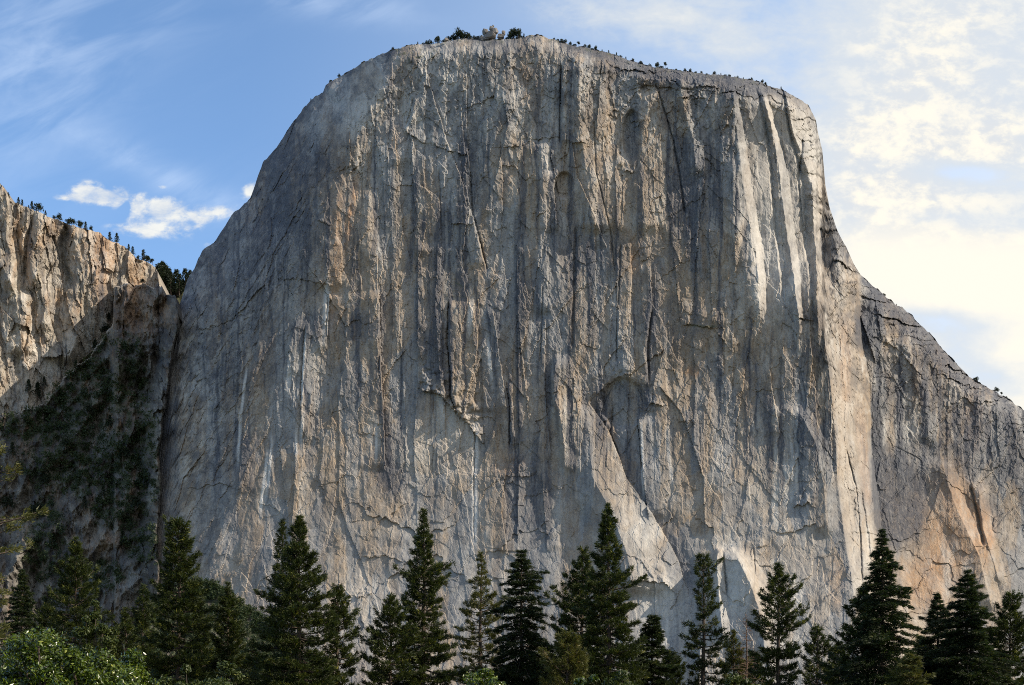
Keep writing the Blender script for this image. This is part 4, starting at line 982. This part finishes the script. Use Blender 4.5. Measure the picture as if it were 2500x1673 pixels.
def small_tree(name, label, kind, x, base_y, D, hpx, cat='tree', group=None, rot=0.0):
    key = (kind, name)
    h = hpx * D / FPX
    if key not in MINI:
        rng_seed = len(MINI) + 31
        V, t = mini(kind, rng_seed)
        o = mesh_np(name, V, np.arange(len(V)).reshape(-1, 3), M_FARPINE, None, dict(tint=t))
        if kind != 'shrub':
            TV, TF = tubes([(np.array([[0, 0, -.12], [.01, 0, .5], [0, 0, .9]]), np.array([.035, .025, .008]))], 6)
            me = o.data
            # trunk joined into the same small mesh
            V2 = np.concatenate([V, TV]); t2 = np.concatenate([t, np.zeros(len(TV))])
            F = [tuple(r) for r in np.arange(len(V)).reshape(-1, 3)] + [tuple(r + len(V)) for r in TF]
            me2 = bpy.data.meshes.new(name); me2.from_pydata([tuple(v) for v in V2], [], F)
            a = me2.attributes.new('tint', 'FLOAT', 'POINT'); a.data.foreach_set('value', t2.astype(np.float32))
            me2.materials.append(M_FARPINE); me2.materials.append(M_BARK)
            mi = np.zeros(len(F), np.int32); mi[len(V) // 3:] = 1; me2.polygons.foreach_set('material_index', mi)
            o.data = me2
        MINI[key] = o
    else:
        o = MINI[key].copy(); COL.objects.link(o)
    p = at(np.array(float(x)), np.array(float(base_y)), D)
    o.location = tuple(p); o.scale = (h, h, h); o.rotation_euler = (0, 0, rot)
    tag(o, label, cat, group)
    return o

ORD = 'first second third fourth fifth sixth seventh eighth ninth tenth eleventh twelfth thirteenth fourteenth fifteenth sixteenth seventeenth eighteenth nineteenth twentieth'.split()
# left skyline: x, height px, kind
LEFTS = [(20, 18, 'fir'), (45, 19, 'fir'), (54, 17, 'fir'), (70, 10, 'fir'), (78, 22, 'fir'), (94, 27, 'round'), (111, 14, 'fir'), (132, 11, 'round'), (144, 20, 'round'), (168, 22, 'round'), (178, 20, 'round'), (196, 23, 'round'), (209, 20, 'fir'), (222, 14, 'round'), (268, 24, 'fir'), (285, 26, 'fir'), (314, 18, 'fir'), (324, 22, 'fir'), (337, 13, 'round'), (350, 30, 'fir'), (361, 22, 'round'), (372, 17, 'flag')]
KINDW = dict(fir='pointed fir', round='bushy pine', flag='flat-topped windblown pine', shrub='low scrub bush')
cnt = {}
for i, (x, h, kd) in enumerate(LEFTS):
    cnt[kd] = cnt.get(kd, 0) + 1
    lab = f"{ORD[cnt[kd]-1]} {KINDW[kd]} from the left on the buff wall's skyline"
    y = float(np.interp(x, WL_X, WL_Y)); D = float(np.interp(x, WL_X, WL_D)) + 8
    small_tree('skyline_tree', lab, kd, x, y + 2, D, h, group='trees on the buff wall skyline', rot=i * 1.3)
# notch wood: two rows
NOTCH = [(386, 716, 72), (392, 716, 78), (399, 714, 78), (405, 716, 70), (412, 714, 62), (417, 716, 56), (408, 720, 50), (396, 722, 54), (424, 712, 40), (431, 716, 60), (438, 716, 50), (436, 712, 36), (452, 704, 50), (447, 708, 28), (458, 702, 38), (464, 698, 40), (470, 692, 30), (389, 722, 46), (402, 724, 44), (420, 722, 40)]
for i, (x, y, h) in enumerate(NOTCH):
    xs_ = sorted(q[0] for q in NOTCH)
    lab = f"dark fir in the notch wood, {ORD[xs_.index(x)]} from the left"
    small_tree('notch_fir', lab, 'fir', x, y, 1925 + (i % 5) * 6, h, group='firs in the notch between the cliffs', rot=i * 2.1)
# summit rim
RIMS = [(1041, 9, 'round'), (1085, 10, 'shrub'), (1097, 12, 'shrub'), (1113, 12, 'shrub'), (1135, 11, 'shrub'), (1149, 10, 'shrub'), (1239, 9, 'shrub'), (1272, 9, 'shrub'), (1361, 7, 'shrub'), (1402, 8, 'shrub'), (1428, 8, 'shrub'), (1446, 8, 'shrub'), (1470, 7, 'fir'), (1515, 6, 'shrub'), (1545, 6, 'round'), (1586, 7, 'shrub'), (1614, 8, 'shrub'), (1650, 6, 'shrub'), (1685, 7, 'round'), (1726, 6, 'shrub'), (1770, 6, 'shrub'), (1800, 6, 'shrub'), (1835, 6, 'round'), (759, 6, 'fir'), (807, 7, 'shrub'), (828, 8, 'round'), (959, 7, 'round'), (1020, 8, 'fir'), (1033, 8, 'shrub'), (1050, 12, 'shrub'), (1069, 17, 'round'), (1106, 14, 'round'), (1119, 23, 'round'), (1128, 18, 'round'), (1141, 15, 'round'), (1158, 8, 'shrub'), (1167, 9, 'shrub'), (1247, 20, 'round'), (1255, 24, 'round'), (1266, 20, 'round'), (1279, 12, 'fir'), (1353, 6, 'round'), (1372, 8, 'shrub'), (1380, 9, 'round'), (1393, 9, 'round'), (1413, 12, 'flag'), (1439, 10, 'round'), (1454, 9, 'round'), (1486, 9, 'fir'), (1505, 9, 'fir'), (1528, 8, 'fir'), (1565, 7, 'shrub'), (1605, 13, 'round'), (1624, 14, 'flag'), (1628, 5, 'shrub'), (1672, 8, 'round'), (1698, 6, 'shrub'), (1712, 6, 'round'), (1744, 8, 'round'), (1760, 7, 'fir'), (1781, 7, 'shrub'), (1815, 6, 'fir'), (1861, 8, 'round'), (1869, 8, 'round'), (1907, 9, 'fir'), (2158, 7, 'shrub'), (2189, 6, 'fir'), (2382, 11, 'shrub'), (2432, 12, 'round'), (2445, 10, 'flag'), (2456, 5, 'shrub')]
RIMS.sort()
ORD += ['twenty-first', 'twenty-second', 'twenty-third', 'twenty-fourth', 'twenty-fifth', 'twenty-sixth']
cnt = {}
for i, (x, h, kd) in enumerate(RIMS):
    zone = 'the sloping left shoulder' if x < 900 else 'the rim before the boulder tower' if x < 1200 else 'the rim after the boulder tower' if x < 2000 else 'the right descending ridge'
    cnt[(kd, zone)] = cnt.get((kd, zone), 0) + 1
    lab = f"{ORD[cnt[(kd, zone)]-1]} tiny {KINDW[kd]} from the left on {zone}"
    D, y = rim(x)
    small_tree('rim_shrub' if kd == 'shrub' else 'rim_tree', lab, kd, x, y + 3, D + 5, h * (1.3 if kd == 'round' else 1.08) + .5, cat='shrub' if kd == 'shrub' else 'tree', group='trees along the rim of the great cliff', rot=i * 1.7)
for x, y, h in [(348, 694, 16)]:
    small_tree('ledge_pine', 'lone bushy pine on the flat top of the brown buttress', 'round', x, y, 1664, h)

SLOPE = [(70, 955, 34), (92, 968, 40), (108, 940, 26), (150, 985, 34), (185, 900, 26), (232, 850, 28), (258, 812, 30), (266, 780, 22), (322, 860, 26), (215, 1010, 34), (268, 1040, 32), (300, 1120, 36), (160, 1090, 34), (110, 1180, 40), (88, 1262, 44), (128, 1330, 42), (206, 1240, 34), (252, 1210, 30), (330, 1240, 40), (356, 1190, 34), (300, 1330, 40), (30, 1110, 36), (20, 1240, 40)]
SLOPE.sort()
for i, (x, y, h) in enumerate(SLOPE):
    D_ = float(wall_depth(np.array([float(x)]), np.array([float(y)]))[0][0])
    small_tree('slope_fir', f"{ORD[i]} dark fir from the left growing out of the shaded brushy slope", 'fir' if i % 3 else 'round', x, y + 4, D_ - 4, h, group='firs on the shaded brushy slope', rot=i * 1.9)

# ------------------------------------------------------------------ brush on the slope (nobody could count it)
def build_brush():
    rng = np.random.default_rng(900)
    x = rng.uniform(-60, 640, 26000); y = rng.uniform(690, 1640, 26000)
    m = brush_mask(x, y) * sstep(-.22, .16, fbm(x / 20, y / 12 + x / 60, 268, 4))
    D, t, k = wall_depth(x, y)
    Dc = cliff_macro(x, y)
    keep = (rng.random(len(x)) < m * .42) & ((t > 2)) & (y > np.interp(x, [p[0] for p in WTOP], [p[1] for p in WTOP]) + 4)
    x, y, D = x[keep], y[keep], np.minimum(D, Dc + 40)[keep]
    mx = rng.uniform(330, 760, 5000); my = rng.uniform(1405, 1700, 5000)
    mk = (my > ln(MOUND, mx, 0) - 2) & (rng.random(5000) < .35 + .65 * (my < ln(MOUND, mx, 0) + 40)) & (fbm(mx / 26, my / 26, 354, 4) > -.2)
    x = np.concatenate([x, mx[mk]]); y = np.concatenate([y, my[mk]]); D = np.concatenate([D, mound_depth(mx[mk], my[mk])])
    n = len(x); c = at(x, y, D)
    r = rng.uniform(1.4, 5.2, n) * (D / 1600)
    per = 34
    d = rng.normal(size=(n, per, 3)); d /= np.linalg.norm(d, axis=2)[..., None]
    c[:, 1] -= 3
    P = c[:, None] + d * (r[:, None, None] * rng.uniform(.4, 1, (n, per, 1))) * np.array([1, 1, .8]) + np.array([0, -1.0, .8])
    V, tint = needles(rng, P.reshape(-1, 3), d.reshape(-1, 3), np.repeat(r * .5, per), 1, .6, 0, .45)
    tint = np.clip(tint + np.repeat(rng.normal(0, .25, n), per * 3), 0, 1)
    o = mesh_np('brush', V, np.arange(len(V)).reshape(-1, 3), M_BRUSH, None, dict(tint=tint))
    tag(o, 'dark green brush covering the shaded slope', 'brush', kind='stuff')
build_brush()

# ------------------------------------------------------------------ boulders on the summit
def boulder(name, label, x, y, D, w, h, seed, mat=M_WALL, group=None, cat='boulder'):
    """blocky weathered rock: a subdivided ball cut by random joint planes"""
    import bmesh
    rng = np.random.default_rng(seed); k = D / FPX
    bm = bmesh.new(); bmesh.ops.create_icosphere(bm, subdivisions=4, radius=1.0)
    co = np.array([v.co[:] for v in bm.verts])
    N = rng.normal(size=(11, 3)); N /= np.linalg.norm(N, axis=1)[:, None]; N = np.concatenate([N, [[0, 0, 1], [1, .1, .1], [-1, 0, .1], [0, -1, .1]]])
    lim = rng.uniform(.55, .85, len(N))
    for nv, l in zip(N, lim):
        dd = co @ nv - l
        co -= np.where(dd > 0, dd, 0)[:, None] * nv
    co += (.03 * fbm(co[:, 0] * 4 + seed, co[:, 2] * 4 + co[:, 1] * 3, seed, 3))[:, None]
    co *= np.array([w * k, w * k * .9, h * k])
    for v, c in zip(bm.verts, co): v.co = c
    me = bpy.data.meshes.new(name); bm.to_mesh(me); bm.free()
    for a, val in (('stain_shade', .5), ('tan', .4), ('pale', .0), ('rust', 0), ('green', 0), ('tone', .5), ('joint', 0)):
        q = me.attributes.new(a, 'FLOAT', 'POINT'); q.data.foreach_set('value', np.full(len(me.vertices), val, np.float32))
    me.materials.append(mat)
    o = bpy.data.objects.new(name, me); COL.objects.link(o)
    o.location = tuple(at(np.array(float(x)), np.array(float(y)), D)); o.rotation_euler = (0, 0, seed)
    tag(o, label, cat, group)
    return o
_d, _y = rim(1200)
G = 'boulders stacked on the summit'
for i, (x, y, w, h, lab) in enumerate([(1196, 88, 24, 14, 'widest base block of the summit boulder tower'), (1184, 78, 12, 10, 'left upper block of the summit boulder tower'), (1206, 76, 15, 10, 'right upper block of the summit boulder tower'), (1200, 69, 9, 7, 'middle cap block near the top of the summit tower'), (1204, 64, 4, 5, 'small pointed rock crowning the summit tower'),
        (1229, 80, 8, 9, 'separate rounded boulder just right of the summit tower'), (1222, 90, 16, 7, 'low slab at the right foot of the summit tower'), (1176, 94, 10, 10, 'low block at the left foot of the summit tower'), (1089, 97, 9, 7, 'lone pale boulder among trees left of the summit tower'), (1186, 98, 18, 10, 'broad sunken block under the summit tower')]):
    boulder('summit_boulder', lab, x, y, _d + 6, w * .82, h * .85, 60 + i, mat=M_GRAN, group=G)
